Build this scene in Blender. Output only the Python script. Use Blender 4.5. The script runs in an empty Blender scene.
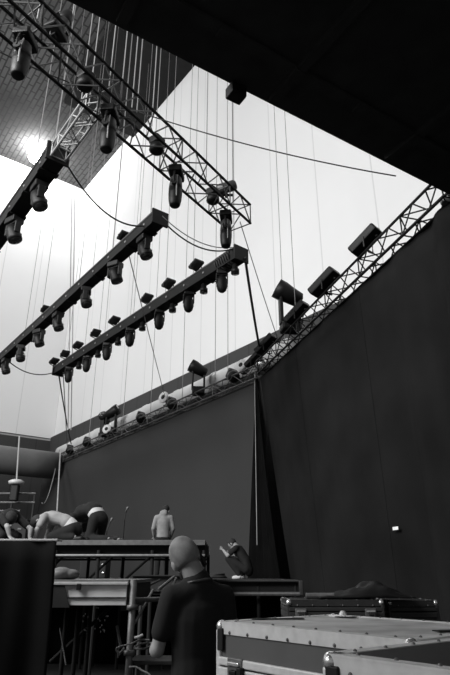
import bpy, bmesh, math, random
from mathutils import Vector as V, Matrix as M4
random.seed(7)
C = bpy.context.scene.collection
sc = bpy.context.scene
PI = math.pi

# ------------------------------------------------------------------ camera, world, light, exposure
CAMZ = 1.58
F = 560.0
TH = math.atan(237.5 / F)
cd = bpy.data.cameras.new('camera'); cam = bpy.data.objects.new('camera', cd); C.objects.link(cam)
cd.sensor_fit = 'VERTICAL'; cd.sensor_height = 36.0; cd.lens = F / 675 * 36.0
cd.clip_end = 300
cam.location = (0, 0, CAMZ); cam.rotation_euler = (PI / 2 + TH, 0, 0)
sc.camera = cam
w = bpy.data.worlds.new('world'); sc.world = w; w.use_nodes = True
w.node_tree.nodes['Background'].inputs[0].default_value = (1, 1, 1, 1)
w.node_tree.nodes['Background'].inputs[1].default_value = 0.20
def area(name, loc, target, sx, sy, power):
    l = bpy.data.lights.new(name, 'AREA'); l.shape = 'RECTANGLE'; l.size = sx; l.size_y = sy; l.energy = power
    o = bpy.data.objects.new(name, l); C.objects.link(o); o.location = loc
    o.rotation_euler = (V(target) - V(loc)).to_track_quat('-Z', 'Y').to_euler(); return o
area('added_wall_light', (-24, -2, 17), (-4, 28, 15), 16, 14, 9300)  # added area lamp that brightens the walls from the left
area('high_side_light', (-7, 0.5, 11), (-0.5, 5, 1), 4, 4, 1950)
sc.view_settings.view_transform = 'Standard'; sc.view_settings.look = 'None'
sc.view_settings.gamma = 1; sc.view_settings.exposure = 0.0; sc.view_settings.use_curve_mapping = False

# ------------------------------------------------------------------ measuring helpers
ct, st = math.cos(TH), math.sin(TH)
def ray(u, v):
    a = (u - 225) / F; b = (337.5 - v) / F
    return V((a, ct - b * st, st + b * ct))
def at(u, v, d):
    r = ray(u, v); return V((0, 0, CAMZ)) + r * (d / r.y)
def atz(u, v, z):
    r = ray(u, v); return V((0, 0, CAMZ)) + r * ((z - CAMZ) / r.z)
def proj(p):
    q = V(p) - V((0, 0, CAMZ)); dep = q.y * ct + q.z * st; up = -q.y * st + q.z * ct
    return 225 + F * q.x / dep, 337.5 - F * up / dep
def on_line(p, q, u):
    lo, hi = -0.3, 1.5
    f = lambda s: proj(p.lerp(q, s))[0] - u
    a = f(lo)
    for _ in range(40):
        m = (lo + hi) / 2
        if (f(m) > 0) == (a > 0): lo = m
        else: hi = m
    return p.lerp(q, lo)

# ------------------------------------------------------------------ materials
def mat(name, g, rough=0.7, metal=0.0, var=0.15, scale=3.0, spec=0.3, bump=0.0):
    m = bpy.data.materials.new(name); m.use_nodes = True; nt = m.node_tree; b = nt.nodes['Principled BSDF']
    b.inputs['Roughness'].default_value = rough; b.inputs['Metallic'].default_value = metal
    b.inputs['Specular IOR Level'].default_value = spec
    tc = nt.nodes.new('ShaderNodeTexCoord'); n = nt.nodes.new('ShaderNodeTexNoise'); n.inputs['Scale'].default_value = scale
    n.inputs['Detail'].default_value = 4
    nt.links.new(tc.outputs['Object'], n.inputs['Vector'])
    r = nt.nodes.new('ShaderNodeValToRGB'); r.color_ramp.elements[0].position = 0.3; r.color_ramp.elements[1].position = 0.7
    lo, hi = g * (1 - var), g * (1 + var)
    r.color_ramp.elements[0].color = (lo, lo, lo, 1); r.color_ramp.elements[1].color = (hi, hi, hi, 1)
    nt.links.new(n.outputs['Fac'], r.inputs[0]); nt.links.new(r.outputs[0], b.inputs['Base Color'])
    if bump:
        bp = nt.nodes.new('ShaderNodeBump'); bp.inputs['Strength'].default_value = bump
        nt.links.new(n.outputs['Fac'], bp.inputs['Height']); nt.links.new(bp.outputs[0], b.inputs['Normal'])
    return m
def emis(name, s):
    m = bpy.data.materials.new(name); m.use_nodes = True; b = m.node_tree.nodes['Principled BSDF']
    b.inputs['Emission Color'].default_value = (1, 1, 1, 1); b.inputs['Emission Strength'].default_value = s
    b.inputs['Base Color'].default_value = (1, 1, 1, 1); return m
def panel_mat(name, g, seam, sw, sh, mortar=0.006, var=0.04, rough=0.9, offset=0.0):
    m = mat(name, g, rough, 0, var, 0.12); nt = m.node_tree; b = nt.nodes['Principled BSDF']
    br = nt.nodes.new('ShaderNodeTexBrick'); br.offset = offset
    br.inputs['Scale'].default_value = 1; br.inputs['Brick Width'].default_value = sw; br.inputs['Row Height'].default_value = sh
    br.inputs['Mortar Size'].default_value = mortar; br.inputs['Mortar Smooth'].default_value = 0.1
    uv = nt.nodes.new('ShaderNodeTexCoord'); nt.links.new(uv.outputs['UV'], br.inputs['Vector'])
    ramp = [n for n in nt.nodes if n.type == 'VALTORGB'][0]
    nt.links.new(ramp.outputs[0], br.inputs['Color1']); nt.links.new(ramp.outputs[0], br.inputs['Color2'])
    br.inputs['Mortar'].default_value = (seam, seam, seam, 1)
    nt.links.new(br.outputs['Color'], b.inputs['Base Color']); return m
m_white = panel_mat('white_wall_cladding', 0.80, 0.66, 2.6, 60, 0.03)
m_ceil = panel_mat('roof_panels', 0.075, 0.028, 0.95, 0.34, 0.05, 0.5, offset=0.5)
m_dado = panel_mat('dark_wall_cladding', 0.052, 0.035, 1.3, 60, 0.03)
m_floor = mat('dark_concrete', 0.02, 0.8)
m_under = mat('shaded_steel', 0.009, 0.8)  # steel darkened: the shade under the decks is put into the colour
m_velvet = mat('black_velvet', 0.0035, 0.95, 0, 0.3, 2, spec=0.05)
m_soffit = mat('dark_soffit', 0.011, 0.9)
m_roofb = mat('black_roof_steel', 0.05, 0.9, spec=0.1)
m_rim = mat('pale_steel_edge', 0.35, 0.5)
m_screen = mat('grey_backcloth', 0.044, 0.9, 0, 0.08, 0.25, spec=0.1)
m_cloth = mat('black_molton_cloth', 0.0095, 0.95, 0, 0.35, 0.7, spec=0.1)
m_cloth2 = mat('black_drape_cloth', 0.007, 0.95, 0, 0.3, 1.5, spec=0.1)
m_alu = mat('brushed_aluminium', 0.62, 0.45, 0.15, 0.1, 20)
m_pole = mat('galvanised_steel', 0.15, 0.5, 0.5, 0.2, 15)
m_trussb = mat('black_truss_paint', 0.007, 0.6, 0, 0.2)
m_trussg = mat('grey_truss_metal', 0.10, 0.5, 0.4, 0.2)
m_trussl = mat('sunlit_truss_metal', 0.33, 0.5, 0.3, 0.2)  # sunlit look of the truss put into a paler colour
m_fix = mat('black_fixture_plastic', 0.006, 0.5, 0, 0.3, 8, spec=0.3)
m_fixd = mat('grey_fixture_body', 0.035, 0.4, 0, 0.3, 8, spec=0.5)
m_lens = mat('fixture_glass_lens', 0.04, 0.12, 0, 0.2, 5, spec=0.9)
m_strip = mat('pale_barrel_reflection', 0.6, 0.5)
m_silver = mat('polished_chrome', 0.75, 0.25, 0.8, 0.1)
m_chain = mat('hoist_chain_steel', 0.26, 0.5, 0.2, 0.1)
m_cable = mat('black_cable_rubber', 0.03, 0.6)
m_rope = mat('pale_rope', 0.45, 0.9)
m_duct = mat('pale_duct_skin', 0.6, 0.7, 0, 0.12, 1.0)
m_ductg = mat('grey_duct_skin', 0.13, 0.5, 0, 0.15, 1.0)
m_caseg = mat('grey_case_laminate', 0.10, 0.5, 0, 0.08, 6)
m_caset = mat('pale_case_top', 0.42, 0.6, 0, 0.3, 5)  # paler than the case sides, with uneven tone
m_casek = mat('black_case_laminate', 0.02, 0.5)
m_deckt = mat('worn_deck_plywood', 0.16, 0.7, 0, 0.3, 4)
m_deckd = mat('dark_deck_steel', 0.03, 0.6, 0, 0.3, 4)
m_fascia = mat('aluminium_fascia', 0.85, 0.5, 0.0, 0.12, 5)
m_skin = mat('skin', 0.27, 0.55, 0, 0.08, 12)
m_hair = mat('cropped_hair', 0.2, 0.9, 0, 0.3, 14)
m_hairk = mat('dark_hair', 0.02, 0.8, 0, 0.3, 40)
m_tee = mat('black_t_shirt', 0.015, 0.9, 0, 0.15, 5, bump=0.15)
m_dark = mat('dark_clothing', 0.012, 0.9, 0, 0.2, 8)
m_greytee = mat('pale_grey_t_shirt', 0.27, 0.9, 0, 0.2, 8, bump=0.2)
m_hood = mat('grey_hooded_sweatshirt', 0.24, 0.9, 0, 0.15, 8, bump=0.2)
m_shoe = mat('pale_shoe', 0.5, 0.7)
m_paper = mat('white_tag_paper', 0.85, 0.8)
m_lamp = emis('floodlight_glass', 30)

# ------------------------------------------------------------------ mesh helpers
def tag(o, label=None, cat=None, group=None, kind=None):
    if label: o['label'] = label
    if cat: o['category'] = cat
    if group: o['group'] = group
    if kind: o['kind'] = kind
    return o
def empty(name, loc, label, cat, group=None, rotz=0):
    o = bpy.data.objects.new(name, None); C.objects.link(o); o.location = loc; o.rotation_euler = (0, 0, rotz)
    o.empty_display_size = 0.1
    return tag(o, label, cat, group)
def link(name, bm, m, parent=None, smooth=False, world=False):
    """one mesh object; world=True: the mesh is in world space and the parent sits at a plain location"""
    bmesh.ops.recalc_face_normals(bm, faces=bm.faces)
    me = bpy.data.meshes.new(name); 
    if world and parent is not None: bm.transform(M4.Translation(-parent.location))
    bm.to_mesh(me); bm.free(); me.materials.append(m)
    if smooth:
        for p in me.polygons: p.use_smooth = True
    o = bpy.data.objects.new(name, me); C.objects.link(o)
    if parent is not None: o.parent = parent
    return o
def own(name, bm, m, label, cat, group=None, smooth=False):
    """a one-mesh thing with its origin at its own centre"""
    n = len(bm.verts); c = sum((v.co for v in bm.verts), V()) / n
    bm.transform(M4.Translation(-c)); o = link(name, bm, m, None, smooth); o.location = c
    return tag(o, label, cat, group)
def frame(p, q, up=V((0, 0, 1))):
    d = (q - p).normalized()
    if abs(d.dot(up)) > 0.97: up = V((0, 1, 0))
    s = d.cross(up).normalized(); t = s.cross(d).normalized()
    return d, s, t
def tube(bm, p, q, r, n=8, r2=None):
    p, q = V(p), V(q); d, s, t = frame(p, q); r2 = r if r2 is None else r2
    A = [bm.verts.new(p + (s * math.cos(2*PI*i/n) + t * math.sin(2*PI*i/n)) * r) for i in range(n)]
    B = [bm.verts.new(q + (s * math.cos(2*PI*i/n) + t * math.sin(2*PI*i/n)) * r2) for i in range(n)]
    for i in range(n): bm.faces.new((A[i], A[(i+1) % n], B[(i+1) % n], B[i]))
    bm.faces.new(A[::-1]); bm.faces.new(B)
def path(bm, pts, r, n=6):
    rings = []
    for i, p in enumerate(pts):
        a = pts[max(i-1, 0)]; b = pts[min(i+1, len(pts)-1)]; d, s, t = frame(V(a), V(b))
        rings.append([bm.verts.new(V(p) + (s * math.cos(2*PI*k/n) + t * math.sin(2*PI*k/n)) * r) for k in range(n)])
    for A, B in zip(rings, rings[1:]):
        for i in range(n): bm.faces.new((A[i], A[(i+1) % n], B[(i+1) % n], B[i]))
    bm.faces.new(rings[0][::-1]); bm.faces.new(rings[-1])
def box(bm, c, dims, ax=None, bev=0.0):
    c = V(c); ax = ax or (V((1,0,0)), V((0,1,0)), V((0,0,1)))
    hx, hy, hz = [k/2 for k in dims]; vs = []
    for z in (-hz, hz):
        for x, y in ((-hx,-hy), (hx,-hy), (hx,hy), (-hx,hy)):
            vs.append(bm.verts.new(c + ax[0]*x + ax[1]*y + ax[2]*z))
    fs = [bm.faces.new([vs[i] for i in f]) for f in ((3,2,1,0), (4,5,6,7), (0,1,5,4), (1,2,6,5), (2,3,7,6), (3,0,4,7))]
    if bev:
        es = list({e for f in fs for e in f.edges})
        bmesh.ops.bevel(bm, geom=es, offset=bev, segments=2, affect='EDGES', profile=0.5)
def lathe(bm, prof, n=16, mtx=None, sx=1, sy=1):
    mtx = mtx or M4.Identity(4); rings = []
    for r, z in prof:
        rings.append([bm.verts.new(mtx @ V((r*sx*math.cos(2*PI*i/n), r*sy*math.sin(2*PI*i/n), z))) for i in range(n)])
    for A, B in zip(rings, rings[1:]):
        for i in range(n): bm.faces.new((A[i], A[(i+1) % n], B[(i+1) % n], B[i]))
    bm.faces.new(rings[0][::-1]); bm.faces.new(rings[-1])
def prism(bm, poly, z0, z1):
    a = [bm.verts.new((x, y, z0)) for x, y in poly]; b = [bm.verts.new((x, y, z1)) for x, y in poly]
    n = len(poly)
    bm.faces.new(a[::-1]); bm.faces.new(b)
    for i in range(n): bm.faces.new((a[i], a[(i+1) % n], b[(i+1) % n], b[i]))
def struct(name, bm, m, kind='structure'):
    o = link(name, bm, m); o['kind'] = kind; return o
def NB(): return bmesh.new()

# ------------------------------------------------------------------ the setting
dL = V((-math.sin(math.radians(37.4)), math.cos(math.radians(37.4)), 0))     # runs along the back wall, away to the left
dR = V((dL.y, -dL.x, 0))                                                      # away from the camera towards the back wall
CZ = 31.0
K = at(54, 439, 38); DZ = K.z; K = V((K.x, K.y, 0))
def wall_slab(name, p, q, z0, z1, m, nrm, th=0.3):
    bm = NB(); d = (q - p).normalized(); L = (q - p).length
    box(bm, (p+q)/2 + nrm*th/2 + V((0,0,(z0+z1)/2)), (L, th, z1-z0), (d, nrm, V((0,0,1))))
    uvl = bm.loops.layers.uv.new('UV')
    for f in bm.faces:
        for l in f.loops: l[uvl].uv = ((l.vert.co - p).dot(d), l.vert.co.z + 20)
    return struct(name, bm, m)
Rn, Rf = K - dL*46, K
wall_slab('wall_back', Rn, Rf, DZ, CZ, m_white, dR)
wall_slab('wall_left', K, K - dR*34, DZ, CZ, m_white, dL)
wall_slab('trim_1', Rn - dR*0.35, Rf - dR*0.35 - dL*0.3, 0, DZ, m_dado, dR, 0.6)
wall_slab('trim_2', K - dL*0.35, K - dR*34 - dL*0.35, 0, DZ - 0.25, m_dado, dL, 0.6)
bm = NB(); prism(bm, [(-45,-14), (26,-14), (26,48), (-45,48)], -0.3, 0); struct('floor', bm, m_floor)
bm = NB()
c0 = K + dL*1 + dR*1
pp = [c0, c0 - dL*30, c0 - dL*30 - dR*16, c0 - dL*12 - dR*34, c0 - dR*34]
prism(bm, [(p.x, p.y) for p in pp], CZ, CZ + 0.4)
uvl = bm.loops.layers.uv.new('UV')
for f in bm.faces:
    for l in f.loops: l[uvl].uv = (l.vert.co.dot(dL) + 60, l.vert.co.dot(dR) + 60)
struct('ceiling', bm, m_ceil)
bm = NB(); a = K - dL*8.5
box(bm, a - dL*11 - dR*2.6 + V((0,0,CZ-0.35)), (22, 5.2, 0.6), (dL, dR, V((0,0,1)))); struct('trim_3', bm, m_soffit)

# near roof overhang, black, with girders under it
RZ = 7.3
E0, E1 = atz(66, 0, RZ), atz(440, 190, RZ)
e = (E1 - E0).normalized(); en = V((e.y, -e.x, 0))
A, B = E0 - e*9, E1 + e*9
bm = NB(); prism(bm, [(p.x, p.y) for p in (A, B, B + en*6.2, A + en*6.2)], RZ, RZ + 0.7)
for s in (0.6, 2.6, 4.4): box(bm, (A+B)/2 + en*s + V((0,0,-0.0)), ((B-A).length, 0.14, 0.10), (e, en, V((0,0,1))))
for k in range(12):
    p = A + e*(1.2 + k*2.1); box(bm, p + en*3.1 + V((0,0,-0.02)), (0.12, 6.0, 0.12), (e, en, V((0,0,1))))
for k in range(24):
    p = A + e*(1.2 + k*1.05); box(bm, p + en*0.6 + V((0,0,-0.07)), (0.16, 0.16, 0.06), (e, en, V((0,0,1))))
struct('roof_overhang', bm, m_roofb)
bm = NB(); box(bm, (A+B)/2 - en*0.03 + V((0,0,0.35)), ((B-A).length, 0.05, 0.08), (e, en, V((0,0,1)))); 
struct('trim_4', bm, m_rim)
bp = atz(236, 93, RZ - 0.1)
t = empty('junction_box', bp, 'small black box fixed under the edge of the black roof', 'box')
bm = NB(); box(bm, (0,0,0), (0.22,0.18,0.17), (e, en, V((0,0,1))), 0.02); link('housing', bm, m_fix, t)
bm = NB(); box(bm, (0,0,0.1), (0.12,0.1,0.06), (e, en, V((0,0,1))), 0.005); link('bracket', bm, m_fix, t)

# ------------------------------------------------------------------ trusses
def truss(name, p, q, w, h, cr, lr, step, mc, ml, label, cat='truss', base_only=False):
    root = empty(name, (p+q)/2, label, cat); d, s, t = frame(p, q); L = (q-p).length
    n = max(1, round(L/step))
    cs = [s*(w/2*a) + t*(h/2*b) for a, b in ((-1,-1), (1,-1), (1,1), (-1,1))]
    for c in cs:
        bm = NB(); tube(bm, p+c, q+c, cr, 8); link('chord', bm, mc, root, world=True)
    for k in range(4):
        a, b = cs[k], cs[(k+1) % 4]; bm = NB()
        for i in range(n):
            x0 = p + d*(L*i/n); x1 = p + d*(L*(i+1)/n)
            if i % 2 == 0: tube(bm, x0+a, x1+b, lr, 5)
            else: tube(bm, x0+b, x1+a, lr, 5)
            if i % 4 == 0: tube(bm, x0+a, x0+b, lr, 5)
        tube(bm, q+a, q+b, lr, 5); link('lacing', bm, ml, root, world=True)
    return root
TZ = 9.0
D1 = atz(240, 218, TZ); D0 = atz(20, 17, TZ); D0 = D0 - (D1-D0).normalized()*1.5
truss('lighting_truss', D0, D1, 0.55, 0.5, 0.028, 0.014, 0.42, m_trussb, m_trussg,
      'long lattice box truss crossing the top left, carrying big drop-shaped lights')
WZ = 7.5
J = atz(260, 373, WZ); W0 = atz(45, 466, WZ)
truss('backcloth_truss', J, W0, 0.4, 0.42, 0.030, 0.014, 0.6, m_trussg, m_trussg, 'thin lattice truss along the top of the grey backcloth')
Kc = atz(447, 196, WZ); kd = (Kc - J).normalized(); Kc2 = Kc + kd*0.15
truss('curtain_truss', J + V((0,0,0.05)) + kd*0.35, Kc2 + V((0,0,0.05)), 0.42, 0.42, 0.027, 0.015, 0.40, m_trussb, m_trussb, 'black lattice truss rising to the right above the black curtain')

# ------------------------------------------------------------------ box bars A, B, C
Bp, Bq = atz(241, 254, TZ), atz(58, 371, TZ)
Ap, Aq = atz(160, 218, TZ), atz(-12, 372, TZ)
Cp, Cq = atz(94, 104, TZ), atz(-20, 262, TZ)
def bar(name, p, q, w, h, label, holes=True):
    root = empty(name, (p+q)/2, label, 'lighting bar'); d, s, t = frame(p, q); L = (q-p).length
    bm = NB(); box(bm, (p+q)/2, (L, w, h), (d, s, t)); link('body', bm, m_trussb, root, world=True)
    for a in (-1, 1):
        bm = NB(); tube(bm, p + s*(a*w/2) + t*h/2, q + s*(a*w/2) + t*h/2, 0.03); link('rail', bm, m_trussb if a > 0 else m_trussg, root, world=True)  # near rail paler: its lit edge is put into the colour
    for i in range(int(L/0.9)):
        x = p + d*(0.45 + i*0.9); bm = NB(); box(bm, x + V((0,0,-h/2-0.012)), (0.14, w*1.15, 0.03), (d, s, t)); link('bracket_plate', bm, m_trussb, root, world=True)
        bm = NB(); box(bm, x - s*(w/2+0.01), (0.05, 0.02, 0.05), (d, s, t)); link('bolt_plate', bm, m_chain, root, world=True)
    for x in (p, q):
        bm = NB(); box(bm, x, (0.05, w+0.12, h+0.12), (d, s, t), 0.01); link('end_plate', bm, m_trussb, root, world=True)
    return root
bar('lighting_bar', Ap, Aq, 0.30, 0.26, 'upper black box bar in the left half with a row of lights hung below')
bar('lighting_bar', Bp, Bq, 0.34, 0.30, 'lowest box bar, square panels above and oval lights below')
cm = on_line(Cp, Cq, 58)
bar('lighting_bar', cm, Cq, 0.34, 0.3, 'short black box bar cut by the left picture edge with two lights below')
truss('lattice_truss', Cp, cm + (cm-Cp).normalized()*(-0.05), 0.28, 0.28, 0.024, 0.013, 0.3, m_trussl, m_trussl, 'pale lattice truss running up from the bar at the left edge')

# ------------------------------------------------------------------ fixtures (local frame: z=0 at the hanging point, body goes down)
def copy_tree(o, parent=None):
    c = o.copy(); C.objects.link(c)
    if parent is not None: c.parent = parent
    for ch in list(o.children): copy_tree(ch, c)
    return c
def torus_arc(bm, R, r, a0, a1, z, n=12, sx=1):
    path(bm, [V((R*sx*math.cos(a0+(a1-a0)*i/n), 0, z+R*math.sin(a0+(a1-a0)*i/n))) for i in range(n+1)], r)
def big_head():
    r = empty('drop_light', (0,0,0), 'x', 'stage light')
    bm = NB(); box(bm, (0,0,-0.10), (0.40,0.26,0.14), None, 0.03); box(bm, (0,0,0.0), (0.08,0.08,0.14)); link('base', bm, m_fix, r)
    bm = NB()
    for a in (-1, 1):
        path(bm, [V((a*x, 0, z)) for x, z in ((0.10,-0.15),(0.17,-0.20),(0.19,-0.32),(0.185,-0.45))], 0.025, 6)
        tube(bm, (a*0.20,0,-0.45), (a*0.14,0,-0.45), 0.06, 10)
    box(bm, (0,0,-0.16), (0.3,0.12,0.05))
    link('yoke', bm, m_fix, r)
    bm = NB(); path(bm, [V((-0.135-0.03*math.sin(i/8*PI), -0.05, -0.25-0.5*i/8)) for i in range(9)], 0.012, 6); link('safety_cable', bm, m_chain, r)
    bm = NB(); lathe(bm, [(0.08,-0.19),(0.11,-0.24),(0.12,-0.34),(0.13,-0.50)], 20); link('head', bm, m_fixd, r, True)
    bm = NB(); lathe(bm, [(0.13,-0.50),(0.13,-0.62),(0.12,-0.76),(0.10,-0.86),(0.085,-0.88),(0.01,-0.885)], 20); link('lower_shell', bm, m_fix, r, True)
    bm = NB(); torus_arc(bm, 0.085, 0.016, 0, PI, 0.04); link('clamp', bm, m_fix, r)
    return r
def mover():
    r = empty('moving_head_light', (0,0,0), 'x', 'stage light')
    bm = NB(); box(bm, (0,0,-0.09), (0.30,0.24,0.13), None, 0.02); box(bm, (0,0,-0.01), (0.1,0.06,0.05)); link('base', bm, m_fix, r)
    bm = NB()
    for a in (-1, 1): box(bm, (a*0.145,0,-0.26), (0.05,0.13,0.26), None, 0.02)
    box(bm, (0,0,-0.165), (0.30,0.14,0.04), None, 0.01); link('yoke', bm, m_fix, r)
    mt = M4.Translation((0,0,-0.30)) @ M4.Rotation(math.radians(16), 4, 'Y') @ M4.Rotation(math.radians(-14), 4, 'X')
    bm = NB(); lathe(bm, [(0.05,0.12),(0.10,0.10),(0.125,0.0),(0.135,-0.16),(0.13,-0.22)], 16, mt); hdo = link('head', bm, m_fix, r, True)
    bm = NB(); lathe(bm, [(0.115,-0.221),(0.10,-0.235),(0.01,-0.24)], 16, mt); link('lens', bm, m_lens, hdo, True)
    bm = NB(); path(bm, [mt @ V((0.137*math.cos(x), 0.137*math.sin(x), -0.10)) for x in [math.radians(-135 + 10*i) for i in range(10)]], 0.014, 5); link('reflection_strip', bm, m_strip, hdo)  # pale arc painted on as a reflection along the barrel
    return r
def oval():
    r = empty('oval_light', (0,0,0), 'x', 'stage light')
    bm = NB(); box(bm, (0,0,-0.07), (0.24,0.2,0.12), None, 0.02); link('base', bm, m_fix, r)
    bm = NB()
    for a in (-1, 1): box(bm, (a*0.125,0,-0.22), (0.03,0.10,0.24), None, 0.01)
    box(bm, (0,0,-0.135), (0.26,0.1,0.03)); link('yoke', bm, m_fix, r)
    bm = NB(); lathe(bm, [(0.04,0.22),(0.09,0.18),(0.125,0.08),(0.13,-0.06),(0.10,-0.17),(0.05,-0.22)], 16, M4.Translation((0,0,-0.36)), 1.0, 0.75); hdo = link('head', bm, m_fix, r, True)
    bm = NB(); lathe(bm, [(0.06,-0.01),(0.055,0.01)], 14, M4.Translation((0.02,-0.105,-0.36)) @ M4.Rotation(PI/2, 4, 'X')); link('lens', bm, m_lens, hdo, True)
    return r
def spot():
    r = empty('short_spotlight', (0,0,0), 'x', 'stage light')
    bm = NB(); box(bm, (0,0,-0.05), (0.07,0.05,0.12), None, 0.01); link('arm', bm, m_fix, r)
    bm = NB(); lathe(bm, [(0.05,-0.08),(0.075,-0.10),(0.075,-0.2),(0.105,-0.22),(0.105,-0.34)], 14); hdo = link('housing', bm, m_fix, r, True)
    bm = NB(); lathe(bm, [(0.09,-0.341),(0.01,-0.346)], 14); link('lens', bm, m_lens, hdo, True)
    return r
def flood():
    r = empty('square_floodlight', (0,0,0), 'x', 'floodlight')
    ax = (V((0.92,0,0.3)).normalized(), V((0,1,0)), V((-0.3,0,0.92)).normalized())
    bm = NB(); box(bm, (0,0,0.20), (0.36,0.30,0.09), ax, 0.02)
    for k in range(5): box(bm, V((0,0,0.20)) + ax[2]*0.055 + ax[0]*(-0.12+k*0.06), (0.015,0.26,0.03), ax)
    link('housing', bm, m_fix, r)
    bm = NB(); box(bm, V((0,0,0.20)) - ax[2]*0.05, (0.30,0.24,0.01), ax); link('glass', bm, m_lens, r)
    bm = NB(); path(bm, [V(x) for x in ((0,-0.17,0.20),(0,-0.17,0.04),(0,0,0.0),(0,0.17,0.04),(0,0.17,0.20))], 0.016); link('bracket', bm, m_fix, r)
    return r
def blinder():
    r = empty('blinder_light', (0,0,0), 'x', 'stage light')
    ax = (V((0.85,0,0.52)).normalized(), V((0,1,0)), V((-0.52,0,0.85)).normalized())
    bm = NB(); box(bm, (-0.05,0,0.30), (0.76,0.40,0.20), ax, 0.04); link('housing', bm, m_fix, r)
    bm = NB(); box(bm, V((-0.05,0,0.30)) - ax[0]*0.37, (0.02,0.28,0.13), ax, 0.005); link('glass', bm, m_lens, r)
    bm = NB(); path(bm, [V(x) for x in ((0.0,-0.2,0.30),(0.0,-0.2,0.05),(0,0,0.0),(0,0.2,0.05),(0.0,0.2,0.30))], 0.02); link('bracket', bm, m_fix, r)
    bm = NB(); path(bm, [V((0.22+0.09*math.cos(x), 0, 0.42+0.09*math.sin(x))) for x in [i*0.35 for i in range(15)]], 0.014); link('cable_coil', bm, m_chain, r)
    return r
def upright():
    r = empty('upright_moving_head', (0,0,0), 'x', 'stage light')
    bm = NB(); box(bm, (0,0,0.07), (0.32,0.28,0.14), None, 0.03); link('base', bm, m_fix, r)
    bm = NB()
    for a in (-1, 1): box(bm, (a*0.15,0,0.42), (0.05,0.16,0.60), None, 0.02)
    box(bm, (0,0,0.16), (0.30,0.16,0.08))
    link('yoke', bm, m_fix, r)
    mt = M4.Translation((0,0,0.68)) @ M4.Rotation(math.radians(-62), 4, 'Y')
    bm = NB(); lathe(bm, [(0.06,-0.24),(0.13,-0.2),(0.15,0.0),(0.17,0.12),(0.17,0.24)], 16, mt); hdo = link('head', bm, m_fix, r, True)
    bm = NB(); lathe(bm, [(0.14,0.241),(0.02,0.25)], 16, mt); link('lens', bm, m_lens, hdo, True)
    return r
def clampbox():
    r = empty('truss_mounted_light', (0,0,0), 'x', 'stage light')
    bm = NB(); box(bm, (0,0,0.02), (0.24,0.22,0.16), None, 0.03); link('base', bm, m_fix, r)
    bm = NB(); lathe(bm, [(0.08,-0.06),(0.13,-0.08),(0.14,-0.2),(0.10,-0.24)], 14); hdo = link('head', bm, m_fix, r, True)
    bm = NB(); torus_arc(bm, 0.09, 0.016, 0, PI, 0.1); link('clamp', bm, m_fix, r)
    return r
proto = {}
def put(kind, fn, loc, rz, label, group=None, s=1.0, tilt=(0, 0)):
    if kind not in proto: proto[kind] = o = fn()
    else: o = copy_tree(proto[kind])
    o.location = loc; o.rotation_euler = (tilt[0], tilt[1], rz); o.scale = (s, s, s)
    o['label'] = label
    if group: o['group'] = group
    elif 'group' in o: del o['group']
    return o
rzL = math.atan2(dL.y, dL.x)
# bars A, B, C
ordw = ['first', 'second', 'third', 'fourth', 'fifth', 'sixth', 'seventh', 'eighth', 'ninth']
for i, u in enumerate([144, 115, 86, 58, 39, 21, 6]):
    p = on_line(Ap, Aq, u + 1) + V((0,0,-0.13))
    put('mover', mover, p, rzL + 0.5*math.sin(i*2.1), '%s moving head light from the right under the upper box bar' % ordw[i], 'moving heads under the upper bar', 1.12)
for i, (u, lab) in enumerate(((37, 'moving head light under the left edge bar, the upper one of its two'), (12, 'moving head light under the left edge bar, the lower one of its two'))):
    p = on_line(Cp, Cq, u + 4) + V((0,0,-0.15)); put('mover', mover, p, rzL + 0.3*i, lab, 'moving heads under the left edge bar', 1.15)
for i, u in enumerate([222, 189, 160, 131, 108, 88, 70]):
    p = on_line(Bp, Bq, u) + V((0,0,-0.12))
    put('oval', oval, p, rzL + 0.9 + 0.2*math.sin(i), '%s oval light from the right under the lower box bar' % ordw[i], 'oval lights under the lower bar', 1.12)
for i, u in enumerate([235, 204, 173, 143, 119, 99, 80]):
    p = on_line(Bp, Bq, u) + V((0,0,-0.12))
    put('spot', spot, p, rzL, '%s short spotlight from the right between the oval lights' % ordw[i], 'short spotlights under the lower bar')
for i, u in enumerate([199, 171, 149, 116, 97, 79, 66, 55]):
    p = on_line(Bp, Bq, u + 3) + V((0,0,0.17)) - dR*0.20
    bm = NB()
    put('flood', flood, p, rzL + PI + 0.15*math.sin(i*3), '%s square floodlight from the right standing on the lower box bar' % ordw[i], 'square floodlights on the lower bar', 1.0)
for u, lab in ((127, 'small square floodlight standing on the upper box bar, nearer its right end'), (48, 'small square floodlight standing on the upper box bar, nearer its left end')):
    put('flood', flood, on_line(Ap, Aq, u) + V((0,0,0.13)) - dR*0.12, rzL + PI, lab, None, 0.8)
# truss D
rzD = math.atan2((D1-D0).y, (D1-D0).x)
for u, s, lab in ((29, 0.95, 'largest drop-shaped light with a pale band, highest under the long lattice truss'),
               (112, 1.0, 'drop-shaped light under the lattice truss in front of the dark roof and white wall corner'),
               (177, 1.0, 'drop-shaped light hanging in front of the white wall midway along the lattice truss'),
               (226, 0.98, 'drop-shaped light at the lower right end of the lattice truss, touching the lower bar')):
    put('big', big_head, on_line(D0, D1, u) + V((0,0,-0.22)), rzD + 0.5, lab, None, s, (0.0, 0.05))
put('big', big_head, on_line(D0, D1, 50) + V((0.0,0.1,0.32)), rzD + 0.2, 'drop-shaped light with a blurry pale shell above the lattice truss, cut by the top edge', None, 0.9, (PI, 0.3))
for u, lab in ((86, 'small compact light inside the lattice truss below the dark roof corner'), (157, 'small compact light clamped to the lattice truss between two drop-shaped lights'),
               (213, 'small compact light clamped near the lower end of the lattice truss')):
    put('clampbox', clampbox, on_line(D0, D1, u), rzD, lab, None, 1.0)
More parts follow.
